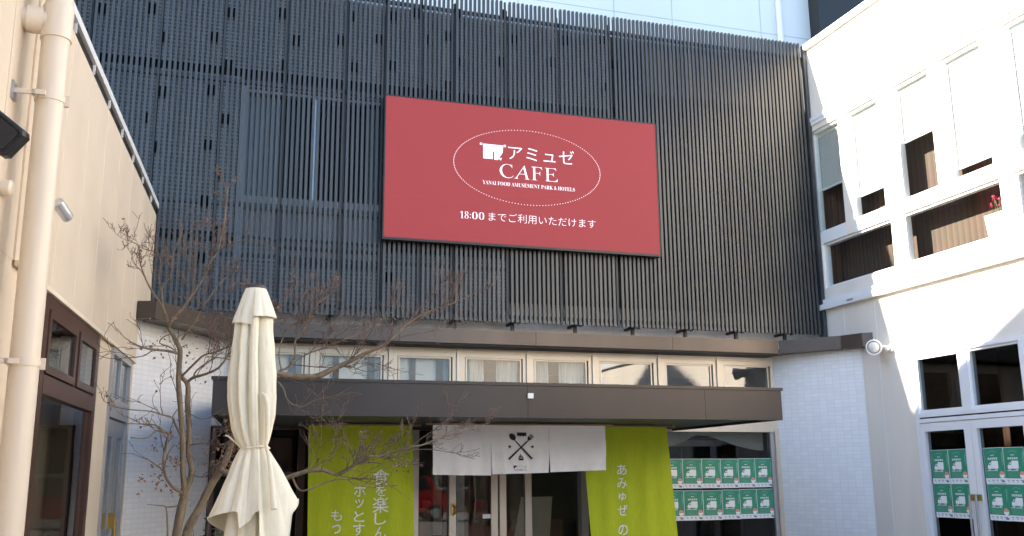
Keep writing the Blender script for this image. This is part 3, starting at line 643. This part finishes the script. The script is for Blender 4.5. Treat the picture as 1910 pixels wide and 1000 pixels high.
nr = thing('noren_curtain', 'white cotton entrance curtain split in three with black spoon and fork emblem', 'curtain', (2.85, 8.7, 2.06))
def nfn(x0, x1, zb0, zb1, ph, tw):
    def fn(s, t):
        zb = zb0+(zb1-zb0)*s; z = 2.083+(zb-2.083)*t
        g_ = max(0, t-.42)/.58
        y = 9.10+.012*math.sin(s*9+ph)*t+.005*math.sin(s*23+ph*3)*(.3+t)-tw*g_*(s-.5)*.05+.006*math.sin(8*t+ph+s*3)
        x = x0+(x1-x0)*s+g_*.010*(1 if s < .5 else -1)*abs(2*s-1)*(1)
        return (x, y, z)
    return fn
PN = [(2.092,2.669,1.616,1.605,.4,.6),(2.670,3.261,1.616,1.626,2.1,-.5),(3.262,3.865,1.631,1.647,4.0,.8)]
for a in PN: 
    o = cloth(nfn(*a), 30, 24, 'white_cloth').build('cloth_panel', nr)
ef = nfn(*PN[1])
def EF(px, py):         # emblem drawn in its own small units
    u = 2.960+(px-970)*.00554; v = 1.945-(py-820)*.00523
    s_ = (u-2.670)/.591; q = ef(s_, (2.083-v)/(2.083-1.62)); return (u, q[1]-.004, v)
def bar(mb, a, b, w0, w1, k):
    d = Vector((b[0]-a[0], b[1]-a[1])).normalized(); n = Vector((-d.y, d.x))
    poly(mb, [(a[0]+n.x*w0,a[1]+n.y*w0),(b[0]+n.x*w1,b[1]+n.y*w1),(b[0]-n.x*w1,b[1]-n.y*w1),(a[0]-n.x*w0,a[1]-n.y*w0)][::-1], k, EF)
s = MB(); k = 'print_black'
bar(s, (958,819), (992.5,855.5), .9, 1.8, k); bar(s, (988.5,819), (948.6,856.3), .9, 1.8, k)
d = Vector((.69,.72))
poly(s, [(955.8+7.4*math.cos(q)*.69-5.2*math.sin(q)*.72, 815+7.4*math.cos(q)*.72+5.2*math.sin(q)*.69) for q in [i*math.pi/8 for i in range(16)]][::-1], k, EF)
fx = Vector((.70,-.71)); fy = Vector((.71,.70)); c0 = Vector((988,817.5))
poly(s, [tuple(c0+fy*a_+fx*b_) for a_, b_ in ((-3.9,1),(-3.4,-2.2),(0,-4.2),(3.4,-2.2),(3.9,1))], k, EF)
for a_ in (-3.3,-1.1,1.1,3.3): bar(s, tuple(c0+fy*a_+fx*.8), tuple(c0+fy*a_+fx*8), .62, .55, k)
poly(s, [(964.3,807)]+[(982,807),(982,814)]+[(982-17.7*j/12, 814-(1.4 if j%4==2 else 0)) for j in range(1,12)]+[(964.3,814)], k, EF)
for cx_ in (951, 993.4):
    for j in range(5):
        a0 = -math.pi/2+j*2*math.pi/5
        poly(s, [(cx_,833.2),(cx_+1.6*math.cos(a0-.63),833.2+1.6*math.sin(a0-.63)),(cx_+3.9*math.cos(a0),833.2+3.9*math.sin(a0)),(cx_+1.6*math.cos(a0+.63),833.2+1.6*math.sin(a0+.63))], k, EF)
poly(s, [(966,854.4),(977.6,854.4),(976,858),(968,858)], k, EF); poly(s, [(966.8,853.6),(971.6,845.2),(971.6,853.6)], k, EF); poly(s, [(972.6,848),(977,853.6),(972.6,853.6)], k, EF)
poly(s, [(957,867.4),(963.8,867.4),(963,870),(961.4,870),(961,871),(959.4,871.6),(959.2,872.6),(957.2,872.6)], k, EF)
s.build('emblem', nr)
s = MB()
def EB(x0, x1, y0, y1): return (x0, x1, -y1, -y0)
EF2 = lambda u, v: EF(u, -v)
write(s, 'アミュゼ', EB(965.5,983,867.6,871), 'print_grey', EF2, 0); s.build('lettering', nr); s = MB(); write(s, '𝐍𝐎𝐑𝐄𝐍', EB(957.6,983,873.2,877.4), 'print_grey', EF2, -.015); s.build('lettering', nr)
s = MB(); s.tube([(2.02,9.10,2.091),(3.95,9.10,2.093)], .011, 'pole', 8); s.tube([(3.91,9.10,2.08),(3.91,9.10,2.114)], .006, 'brass', 6); s.tube([(2.07,9.10,2.08),(2.07,9.10,2.114)], .006, 'brass', 6); s.build('rod', nr)

# ------------------------------------------------------------------ posters
def poster_mesh():
    mb = MB('paper','poster_green','print_white','pink','pale_green'); W_, H_ = .238, .335
    F = lambda dy: (lambda u, v: (u, -dy, v))
    mb.box(0,W_,-.0015,0,0,H_,'paper')
    g0 = .052; poly(mb, [(.003,g0),(W_-.003,g0),(W_-.003,H_-.004),(.003,H_-.004)], 'poster_green', F(.0025)); f3 = F(.0035)
    w_ = 'print_white'
    for j in range(7):     # arched headline
        a = math.pi*(.30+.40*j/7); b_ = math.pi*(.30+.40*(j+.7)/7)
        poly(mb, [(.105-.085*math.cos(x), .205+.095*math.sin(x)+e) for x, e in ((a,0),(b_,0),(b_,.006),(a,.006))], 'pale_green', f3)
    for j in range(5):     # five bold title characters
        x = .048+j*.024; mb.box(x,x+.019,-.0036,-.003,.225,.230,w_); mb.box(x,x+.019,-.0036,-.003,.238,.242,w_); mb.box(x+.003,x+.007,-.0036,-.003,.230,.238,w_); mb.box(x+.011,x+.016,-.0036,-.003,.230,.238,w_)
    mb.box(.085,.125,-.0036,-.003,.262,.267,w_)
    mb.box(.088,.165,-.0036,-.003,.148,.212,w_)          # truck
    poly(mb, [(.040,.142),(.086,.142),(.086,.195),(.062,.195),(.048,.172),(.040,.168)], w_, f3)
    poly(mb, [(.054,.172),(.076,.172),(.076,.188),(.064,.188)], 'poster_green', F(.0042))
    mb.box(.040,.165,-.0034,-.003,.139,.1475,w_)
    for cx_ in (.060,.140):
        poly(mb, [(cx_+.012*math.cos(q*math.pi/6), .138+.012*math.sin(q*math.pi/6)) for q in range(12)], w_, F(.0045)); poly(mb, [(cx_+.005*math.cos(q*math.pi/4), .138+.005*math.sin(q*math.pi/4)) for q in range(8)], 'poster_green', F(.0052))
    poly(mb, [(.200+.031*math.cos(q*math.pi/10), .083+.033*math.sin(q*math.pi/10)) for q in range(20)], w_, F(.0042)); poly(mb, [(.200+.031*math.cos(q*math.pi/10), .083+.033*math.sin(q*math.pi/10)) for q in range(0,11)], 'pink', F(.0048))
    rr = random.Random(2)
    for j, z in enumerate((.118,.106,.094,.083,.073,.063)):
        x = .03
        while x < .155:
            l = rr.uniform(.006,.02); mb.box(x,x+l,-.0034,-.003,z,z+(.006 if j == 0 else .0035),w_ if j == 0 else 'pale_green'); x += l+.004
    mb.box(.214,.219,-.0034,-.003,.17,.29,'pale_green'); mb.box(.224,.228,-.0034,-.003,.2,.29,'pale_green')
    for j in range(4):
        x = .02+j*.05; mb.box(x,x+rr.uniform(.02,.035),-.0034,-.002,.03,.036,'print_grey'); mb.box(x+.01,x+rr.uniform(.02,.03),-.0034,-.002,.016,.021,'print_grey')
    mb.box(.19,.222,-.0034,-.002,.012,.030,'print_grey')
    return mb
po = None; rp = random.Random(5)
ORD = ['first','second','third','fourth','fifth','sixth']
def place(loc, rot, label, scx=1):
    global po
    if po is None: po = poster_mesh().build('poster'); o = po
    else: o = po.copy(); col.objects.link(o)
    o.location = loc; o.rotation_euler = (0, rp.uniform(-.011,.011), rot); o.scale = (scx, 1, 1)
    tag(o, label, 'poster', 'green delivery truck posters taped to the glass'); return o
cxs = [5.085,5.325,5.572,5.82,6.055,6.282]
for r_, z in enumerate((1.440,1.085)):
    for i, x in enumerate(cxs):
        wd = ((cxs+[6.515])[i+1]-x)/.240
        place((x, YC-.006, z-.004*(i<3)*r_+rp.uniform(-.002,.002)), 0, 'green truck poster on the shop window, %s from the banner in the %s row' % (ORD[i], ('upper','lower')[r_]), wd)
for r_, z in enumerate((1.485,1.150)):
    for i, y in enumerate((8.375,8.125,7.655,7.415)):
        place((XR+.018, y, z), R(-90), 'green truck poster, %s row, %s column, on the white door leaf %s tiles' % (('upper','lower')[r_], ('left','right')[i%2], ('nearer the','away from')[i//2]), 1.03)

def at(x, y, Y):
    d = RT*((x-955)/FPX)-UP*((y-500)/FPX)+FW; return Vector((0,0,EYE))+d*(Y/d.y)
# ------------------------------------------------------------------ parasol
UC = Vector((.235, 5.3, 0))
um = thing('closed_parasol', 'closed cream canvas parasol tied with a cord in front of the bare tree', 'parasol', (UC.x, UC.y, 0))
def interp(tab, x):
    if x <= tab[0][0]: return tab[0][1:]
    for a, b_ in zip(tab, tab[1:]):
        if x <= b_[0]:
            t = (x-a[0])/(b_[0]-a[0]); return tuple(p_+(q_-p_)*t for p_, q_ in zip(a[1:], b_[1:]))
    return tab[-1][1:]
NA = 220
def uv_pt(ph, r, z, cx): return (UC.x+cx+r*math.sin(ph), UC.y-r*math.cos(ph), z)
from mathutils import noise as _nz
def crumple(ph, z): return .0075*_nz.noise((math.sin(ph)*2.2, math.cos(ph)*2.2, z*7))+.0035*_nz.noise((math.sin(ph)*6, math.cos(ph)*6, z*17+3))
def fold(ph, z):
    q = ph+.22*math.sin(2*ph+1.1)+.10*math.sin(3*(z-1.7)+ph)
    return abs(math.sin(4*q+.55)), abs(math.sin(9.5*q+1.3+z))
RZ = [(1.756,.066,.030),(1.79,.084,.022),(1.85,.104,.016),(1.935,.117,.012),(2.02,.123,.008),(2.13,.120,.004),(2.25,.108,.0),(2.42,.096,-.002),(2.56,.05,-.002)]
def loft(rows, k='cloth', close=False):
    mb = MB(); n = len(rows[0]); vs = [p_ for r_ in rows for p_ in r_]
    mb.add(vs, [(i*n+j, i*n+(j+1)%n, (i+1)*n+(j+1)%n, (i+1)*n+j) for i in range(len(rows)-1) for j in range(n)], k, True); return mb
PH = [2*math.pi*j/NA-math.pi for j in range(NA)]
rows = []
for i in range(44):
    z = 2.56-(2.56-1.756)*i/43; R_, cx_ = interp(RZ, z); row = []
    am = .34*min(1, (z-1.72)/.22)*min(1, (2.62-z)/.2)+.10
    for ph in PH:
        f1, f2 = fold(ph, z); rr = R_*(1-am+am*1.15*f1**.7+.05*f2+.015*math.sin(17*ph+6*z))+crumple(ph, z)*.7
        row.append(uv_pt(ph, rr, z, cx_))
    rows.append(row)
HEM = [(-180,.17,1.28),(-130,.18,1.34),(-100,.20,1.38),(-86,.212,1.405),(-70,.200,1.412),(-50,.178,1.43),(-30,.160,1.438),(-24,.155,1.432),(-20,.170,1.355),(-12,.165,1.375),(-2,.162,1.395),(4,.170,1.432),(10,.195,1.44),(13,.18,1.30),(24,.19,1.22),(38,.21,1.22),(52,.225,1.27),(63,.22,1.42),(74,.24,1.455),(84,.252,1.49),(96,.22,1.44),(130,.19,1.32),(180,.17,1.28)]
def skirt(rows, hem, kk, am0=.20):
    for i in range(1, 27):
        t = i/26; row = []
        for ph in PH:
            rh, zh = interp(hem, math.degrees(ph)); z = 1.756+(zh-1.756)*t
            f1, f2 = fold(ph, 1.756-.25*t); am = am0*(1-.45*t)
            base = .066*kk+(rh*kk-.066*kk)*(t**.82)
            rr = base*(1-am+am*1.2*f1**.8+.02*f2)+.006*math.sin(6*ph+4*t)*t+crumple(ph, 1.756-.3*t)*(1-abs(1-2*t)**4)
            row.append(uv_pt(ph, rr, z, .030-.004*t))
        rows.append(row)
skirt(rows, HEM, 1.0); loft(rows).build('cloth', um)
rows = []; HEM2 = [(a, b_*.80, c_-.20) for a, b_, c_ in HEM]
skirt(rows, HEM2, .9, .34); loft(rows).build('inner_cloth', um)
rows = []
HO = [(-180,.11,2.40),(-95,.118,2.415),(-80,.122,2.405),(-40,.118,2.400),(-16,.114,2.392),(-10,.114,2.388),(-5,.122,2.432),(30,.120,2.438),(70,.118,2.436),(88,.114,2.446),(120,.11,2.42),(180,.11,2.40)]
for i in range(16):
    t = i/15; row = []
    for ph in PH:
        rh, zh = interp(HO, math.degrees(ph)); z = 2.598+(zh-2.598)*t; f1, f2 = fold(ph, 2.2)
        rr = (.054+(rh-.054)*t**.9)*(1-.10*t+.13*t*f1)+.004*math.sin(5*ph)*t; row.append(uv_pt(ph, rr, z, 0))
    rows.append(row)
hb = loft(rows); hb.add([uv_pt(ph, .054, 2.598, 0) for ph in PH], [tuple(range(NA))], 'cloth'); hb.build('hood', um)
s = MB(); s.tube([(UC.x,UC.y,2.598),(UC.x,UC.y,2.604),(UC.x,UC.y,2.616),(UC.x,UC.y,2.620)], [.05,.054,.050,.035], 'brown_cap', 28); s.build('cap', um)
s = MB(); s.tube([uv_pt(ph, .073+.004*math.sin(8*ph), 1.757+.004*math.sin(3*ph), .030) for ph in [2*math.pi*j/60 for j in range(61)]], .0062, 'cloth', 8)
s.tube([uv_pt(-1.4,.076,1.76,.03), uv_pt(-1.5,.10,1.785,.03), uv_pt(-1.6,.125,1.815,.02), uv_pt(-1.6,.14,1.818,.02)], .005, 'cloth', 6); s.build('tie_cord', um)
s = MB(); s.tube([(UC.x,UC.y,.05),(UC.x,UC.y,2.59)], .024, 'pole', 14); s.build('pole', um)
hm = MB(); pts_ = []
for ph in PH+[PH[0]]:
    rh, zh = interp(HEM, math.degrees(ph)); f1, f2 = fold(ph, 1.506); am = .11
    pts_.append(uv_pt(ph, rh*(1-am+am*1.2*f1**.8+.02*f2)+.006*math.sin(6*ph+4)+.001, zh+.003, .026))
hm.tube(pts_, .0032, 'cloth', 6, cap=False); hm.build('hem', um)
rl = MB(); rp_ = [at(488,733,5.18), at(495,738,5.165), at(499,755,5.16), at(499,795,5.165), at(496,832,5.20), at(501,850,5.20), at(507,900,5.165), at(511,950,5.125)]
rl.tube(rp_, [.006,.011,.0125,.0115,.009,.009,.013,.016], 'cloth', 10); rl.build('rolled_edge', um)
s = MB(); s.box(UC.x-.28,UC.x+.28,UC.y-.28,UC.y+.28,.004,.07,'stone'); s.tube([(UC.x,UC.y,.07),(UC.x,UC.y,.35)], .035, 'grey_alu', 14); s.build('base', um)

# ------------------------------------------------------------------ bare tree
tr = thing('bare_tree', 'bare multi stemmed tree with dry leaf clusters in front of the tiled wall', 'tree', (-.05, 7.2, 0))
tk = MB(); tw = MB(); lf = MB(); rt = random.Random(21)
# limbs: points measured on the tree, radius in millimetres at both ends, depth at both ends, twig density
LIMBS = [
 ([(322,1060),(329,1000),(338,950),(344,925),(345,910)], 33, 29, 7.2, 7.2, 0),
 ([(345,915),(341,880),(341,840),(340,808),(336,756),(333,712),(334,686),(336,660),(335,647)], 20, 17, 7.2, 7.2, .4),
 ([(346,915),(354,895),(358,880),(355,860),(351,840),(353,808),(350,756),(351,722),(347,712)], 23, 17, 7.22, 7.25, .4),
 ([(347,712),(339,703),(335,690)], 15, 13, 7.25, 7.2, 0),
 ([(335,650),(325,629),(315,612),(315,605),(322,595),(339,577),(362,546),(380,517),(391,491),(406,468),(414,435),(419,413),(425,350)], 17, 3, 7.2, 6.9, 1.2),
 ([(348,714),(361,704),(377,700),(408,686),(434,652),(455,640)], 13, 5, 7.25, 6.9, 1.4),
 ([(340,701),(366,675),(382,662),(408,655),(434,639),(470,600),(520,570)], 9, 3, 7.2, 6.8, 1.5),
 ([(361,704),(368,690),(400,668),(420,668),(445,655)], 7, 3, 7.25, 7.0, 1.2),
 ([(333,660),(314,655),(286,652),(262,647),(248,640),(242,638)], 11, 5, 7.2, 6.8, .7),
 ([(333,660),(318,648),(298,640),(306,628),(325,622)], 6, 3, 7.2, 7.1, .8),
 ([(286,652),(272,662),(257,666),(226,668),(200,668),(182,662)], 5, 2, 7.0, 6.7, .6),
 ([(337,812),(325,787),(321,779),(308,775),(296,772),(288,769),(270,766),(252,765),(221,761),(203,756)], 8, 3, 7.2, 6.7, .8),
 ([(321,779),(330,765),(336,762)], 4, 3, 7.15, 7.2, 0),
 ([(322,812),(312,808),(298,798),(286,792),(265,791),(236,790)], 9, 3, 7.15, 6.8, .6),
 ([(343,922),(336,918),(320,906),(308,886),(305,860),(308,840),(312,820),(318,808),(322,804)], 12, 7, 7.2, 7.0, .9),
 ([(314,810),(306,806),(294,803),(284,810),(276,816),(262,818),(245,816)], 8, 4, 7.05, 6.8, .5),
 ([(300,874),(286,864),(275,856),(266,852)], 6, 3, 7.1, 6.9, .9),
 ([(305,880),(312,850),(325,830),(334,838)], 5, 3, 7.1, 7.2, .9),
 ([(313,1010),(312,970),(309,946),(296,943),(274,941)], 7, 2, 7.1, 7.0, .3),
 ([(309,946),(325,945),(340,940)], 5, 4, 7.1, 7.2, 0),
 ([(315,605),(305,575),(292,556),(276,530),(266,505),(261,486),(258,460),(248,452),(240,449)], 9, 2, 7.2, 6.9, 1.3),
 ([(316,608),(306,580),(302,550),(305,530),(318,517),(323,478),(336,444),(350,435),(357,431)], 8, 2, 7.2, 7.3, 1.3),
 ([(339,634),(352,615),(365,598),(374,580),(383,566),(409,530),(422,517),(440,505)], 7, 2, 7.2, 7.0, 1.3),
 ([(406,468),(420,460),(432,452),(453,449),(470,440)], 4, 2, 6.95, 6.8, 1.0),
 ([(302,550),(296,520),(300,490),(292,470)], 5, 2, 7.2, 7.2, 1.3),
 ([(340,1060),(348,1000),(356,976),(372,948),(392,908),(412,876),(426,844),(436,812),(444,780),(455,750),(475,720),(500,704),(517,699)], 33, 15, 7.25, 7.2, .3),
 ([(517,699),(547,702),(588,703),(611,693),(640,680),(664,668),(693,654),(717,643),(740,622),(765,601),(796,583),(832,570),(864,557),(890,543)], 27, 2.5, 7.2, 6.9, 1.9),
 ([(765,601),(780,578),(798,558),(815,542),(832,528)], 5, 2, 7.0, 6.9, 2.2),
 ([(705,645),(730,634),(754,627),(796,619),(848,609),(912,600)], 5, 1.5, 7.0, 6.8, 1.0),
 ([(517,699),(523,692),(538,684),(550,664),(549,640),(560,625),(575,600),(590,570),(615,550),(640,520)], 10, 2, 7.2, 7.3, 1.9),
 ([(542,676),(560,668),(576,659),(607,648),(638,635),(680,618),(720,590),(740,575)], 7, 2, 7.2, 7.3, 1.9),
 ([(545,680),(566,682),(597,685),(640,684),(690,676),(740,690),(790,700)], 5, 1.5, 7.2, 7.0, .9),
 ([(525,690),(520,660),(528,630),(545,600),(560,565),(572,540)], 6, 2, 7.2, 7.4, 1.9),
 ([(515,712),(519,713),(529,726),(534,742),(542,752),(550,756),(566,758),(586,747),(607,742),(628,737),(655,722)], 7, 2, 7.15, 6.9, .9),
 ([(537,702),(550,712),(565,715),(585,707)], 4, 2, 7.1, 6.9, .6),
 ([(534,742),(545,768),(565,775),(610,770)], 3, 1.5, 7.1, 7.0, .8),
 ([(412,876),(440,888),(480,893),(520,895),(545,888),(560,883),(578,878),(605,878),(623,885),(637,883),(657,870),(686,854),(713,850),(736,842),(767,834),(800,827),(830,813),(870,804),(915,788)], 22, 2.5, 7.2, 6.8, 1.6),
 ([(545,890),(556,912),(569,915),(596,905),(614,897),(646,894),(661,903),(695,910),(706,906)], 8, 2.5, 7.1, 6.8, .9),
 ([(686,862),(711,865),(722,874),(749,861),(760,850)], 5, 2, 6.95, 6.8, 1.0),
 ([(600,876),(605,860),(623,843),(632,831),(640,815)], 5, 2, 7.0, 6.9, 1.2),
 ([(646,894),(680,893),(720,900),(770,935)], 3, 1.2, 6.95, 6.8, .4),
 ([(736,842),(790,838),(830,842),(868,850)], 4, 1.5, 6.9, 6.8, .9),
 ([(767,834),(790,815),(815,800)], 4, 1.5, 6.9, 6.85, 1.6),
 ([(356,830),(372,828),(398,828),(420,838)], 4, 2, 7.2, 7.0, 1.6),
 ([(358,885),(372,890),(392,886),(410,868)], 4, 2, 7.2, 7.1, 1.4),
 ([(385,948),(395,905),(412,850),(420,830)], 4, 3, 7.35, 7.4, .4),
 ([(352,770),(362,776),(378,782),(398,776)], 3, 1.5, 7.2, 7.0, .8),
 ([(480,893),(455,868),(437,862),(428,868)], 7, 3, 7.1, 7.0, 1.0),
]
def smooth_path(P, sub=3):
    out = []
    for i in range(len(P)-1):
        p0, p1, p2, p3 = P[max(i-1,0)], P[i], P[i+1], P[min(i+2,len(P)-1)]
        for j in range(sub):
            t = j/sub; out.append(.5*((2*p1)+(p2-p0)*t+(2*p0-5*p1+4*p2-p3)*t*t+(3*p1-p0-3*p2+p3)*t*t*t))
    return out+[P[-1]]
def leafbit(c, s_=.02):
    u = Vector((rt.gauss(0,1),rt.gauss(0,1),rt.gauss(0,1)-.6)).normalized(); v = u.orthogonal().normalized()
    v.rotate(Matrix.Rotation(rt.uniform(0,6.3),3,u)); n = u.cross(v)*.25
    lf.add([c, c+u*s_*.5+v*s_*.35+n*s_, c+u*s_, c+u*s_*.5-v*s_*.35+n*s_], [(0,1,2),(0,2,3)], 'dead_leaf')
def twig(p, d, L_, r_, lev, leafp):
    n = 5; pts = [p]; q = p.copy(); dd = d.copy()
    for i in range(n):
        dd = (dd+Vector((rt.gauss(0,.22),rt.gauss(0,.16),rt.gauss(.05,.2)))).normalized(); q = q+dd*L_/n; pts.append(q.copy())
    tw.tube(pts, [max(.0016, r_*(1-.6*i/n)) for i in range(n+1)], 'twig', 4, cap=False)
    if lev > 0:
        for i in range(1, n+1):
            for _ in range(2 if i >= 3 else 1):
                if rt.random() < .58:
                    d2 = (dd+Vector((rt.gauss(0,.48),rt.gauss(0,.4),rt.gauss(.1,.42)))).normalized(); twig(pts[i], d2, L_*rt.uniform(.35,.62), r_*.62, lev-1, leafp)
    if rt.random() < leafp: leafbit(pts[-1], rt.uniform(.012,.03))
    if rt.random() < leafp*.5: leafbit(pts[-2], rt.uniform(.012,.028))
for pts, r0, r1, y0, y1, dens in LIMBS:
    n = len(pts); P = [at(x, y, y0+(y1-y0)*i/(n-1)+(rt.uniform(-.03,.03) if 0 < i < n-1 and r0 < 15 else 0)) for i, (x, y) in enumerate(pts)]
    S = smooth_path(P); k = len(S)-1
    rad = [(r0+(r1-r0)*(i/k)**.8)*.001*(1+rt.uniform(-.06,.09)) for i in range(k+1)]
    (tk if r0 >= 6 else tw).tube(S, rad, 'bark' if r0 >= 6 else 'twig', 10 if r0 > 15 else 7)
    if dens:
        Ln = sum((S[i+1]-S[i]).length for i in range(k)); cnt = int(Ln*dens*8)
        low = sum(p_[1] for p_ in pts)/n > 740 and pts[-1][0] < 480
        for _ in range(cnt):
            f_ = rt.uniform(.15,1)**.7; i = min(k-1, int(f_*k)); p_ = S[i]+(S[i+1]-S[i])*rt.random(); d = (S[i+1]-S[i]).normalized()
            d = (d*1.0+Vector((rt.gauss(0,.42),rt.gauss(0,.4),rt.gauss(.25,.42)))).normalized()
            twig(p_, d, rt.uniform(.10,.34)*(1.25-.75*f_), max(.0022,min(.0036,rad[i]*.6)), 2 if dens > 1 else 1, .26 if low else (.015 if pts[-1][0] < 480 else .008))
for cx_, cy_, nn, sp_ in ((330,865,26,12),(298,880,22,12),(288,830,14,10),(345,935,8,7),(416,862,14,11),(425,835,7,10),(300,905,14,10),(400,828,14,18),(296,640,16,22),(285,650,12,9),(355,650,12,24),(350,576,5,18),(350,600,6,20),(395,640,5,25),(749,868,14,8),(662,878,8,6),(264,893,6,7),(255,920,4,7),(330,920,8,8),(372,700,8,14),(470,690,6,10)):
    for _ in range(nn): leafbit(at(cx_+rt.gauss(0,sp_), cy_+rt.gauss(0,sp_*.8), 7.1+rt.uniform(-.12,.12)), rt.uniform(.015,.034))
tk.build('trunk', tr); tw.build('twigs', tr); o = lf.build('dry_leaves', tr); o['kind'] = 'stuff'
sh = thing('evergreen_shrub', 'small dark green leafy shrub at the foot of the bare tree', 'shrub', (.15, 7.7, 0))
s = MB(); st = MB()
for i in range(9):
    a = rt.uniform(0,6.3); b0 = Vector((.10+.05*math.cos(a), 7.75+.05*math.sin(a), .0)); e0 = Vector((.10+.20*math.cos(a)*rt.random()+.03, 7.75+.2*math.sin(a), rt.uniform(.9,1.52))); pts = [b0, b0*.5+e0*.5+Vector((.02,0,.1)), e0]
    st.tube(pts, [.008,.005,.002], 'twig', 5)
    for j in range(34):
        t = rt.uniform(.35,1); c = b0+(e0-b0)*t+Vector((rt.gauss(0,.035),rt.gauss(0,.035),rt.gauss(0,.03))); u = Vector((rt.gauss(0,1),rt.gauss(0,1),rt.gauss(.3,.6))).normalized(); v = u.orthogonal().normalized(); l = rt.uniform(.03,.055)
        s.add([c, c+u*l*.5+v*l*.22, c+u*l, c+u*l*.5-v*l*.22], [(0,1,2),(0,2,3)], 'green_leaf')
s.build('foliage', sh); st.build('stems', sh)

# ------------------------------------------------------------------ buildings beyond
bb = thing('panel_building', 'tall pale blue panelled building rising behind the louvre screen', 'building', (5, 16, 0))
s = MB(); s.box(-1, 10.69, 14.6, 22, 0, 15, 'sky_panel')
for x in (1.2,3.0,4.8,6.6,7.75,9.6): s.box(x-.008,x+.008,14.597,14.6,0,15,'panel_joint')
for z in (8.2,9.7,11.2,12.7): s.box(-1,10.69,14.5975,14.5995,z-.008,z+.008,'panel_joint')
s.build('wall', bb)
s = MB(); s.tube([(9.98,14.54,0),(9.98,14.54,14.9)], .055, 'white_trim', 14); s.build('drain_pipe', bb)
s = MB(); s.box(10.692,16,14.3,22,9.2,13,'black'); s.box(10.75,16,14.9,22,0,9.2,'black'); s.build('eave', bb)
nh = thing('gabled_house', 'gabled neighbouring house beyond the cream building', 'house', (-11, 8, 0))  # unseen house added, gable line shaped to cast shade on the right wall
s = MB(); A0 = [(4.2,0),(4.2,9.15),(8.3,11.40),(12.4,9.13),(12.4,0)]
s.add([(-8,y,z) for y,z in A0]+[(-14,y,z) for y,z in A0], [(0,1,2,3,4)[::-1],(5,6,7,8,9),(0,5,6,1),(4,3,8,9)], 'plaster'); s.build('wall', nh)
s = MB()
for (ya,za),(yb,zb) in (((3.9,9.02),(8.3,11.44)),((12.7,9.0),(8.3,11.44))):
    s.add([(-7.99,ya,za),(-7.99,yb,zb),(-14.2,yb,zb),(-14.2,ya,za),(-7.99,ya,za+.09),(-7.99,yb,zb+.09),(-14.2,yb,zb+.09),(-14.2,ya,za+.09)], [(0,1,2,3),(4,7,6,5),(0,4,5,1),(1,5,6,2),(2,6,7,3),(3,7,4,0)], 'roof_dark')
s.build('roof', nh)
ob = thing('street_building', 'dark timber building across the street behind the viewer', 'building', (0, -24, 0))
s = MB(); s.box(-26,30,-30,-24,0,3.9,'wood'); s.build('wall', ob)
s = MB(); s.box(-27,31,-31,-23,3.9,4.3,'roof_dark'); s.build('roof', ob)
for i in range(9):
    s = MB(); x = -22+5.4*i; s.box(x,x+2.2,-23.995,-23.93,1.0,2.6,'white_alu'); s.box(x+.1,x+2.1,-23.93,-23.92,1.1,2.5,'black'); s.build('window', ob)

vn = thing('red_van', 'red van parked across the street behind the viewer', 'van', (7.0, -15, 0))
s = MB(); prof = [(-1.65,.35),(1.65,.35),(1.68,.9),(1.25,1.05),(.85,1.75),(-1.55,1.8),(-1.66,1.0)]
s.add([(7.0+x,-15.75,z) for x,z in prof]+[(7.0+x,-14.25,z) for x,z in prof], [tuple(range(6,-1,-1)),tuple(range(7,14))]+[(i,(i+1)%7,7+(i+1)%7,7+i) for i in range(7)], 'red_paint'); s.build('body', vn)
s = MB(); s.add([(7.0+x,-14.245,z) for x,z in ((-1.4,1.1),(.95,1.1),(.7,1.65),(-1.35,1.68))], [(3,2,1,0)], 'black'); s.build('window', vn)
for x in (-1.05, 1.1):
    for y in (-15.7, -14.3):
        s = MB(); s.tube([(7.0+x,y-.09,.32),(7.0+x,y+.09,.32)], .32, 'rubber', 20); s.tube([(7.0+x,y-.095,.32),(7.0+x,y+.095,.32)], .18, 'silver', 16); s.build('wheel', vn)
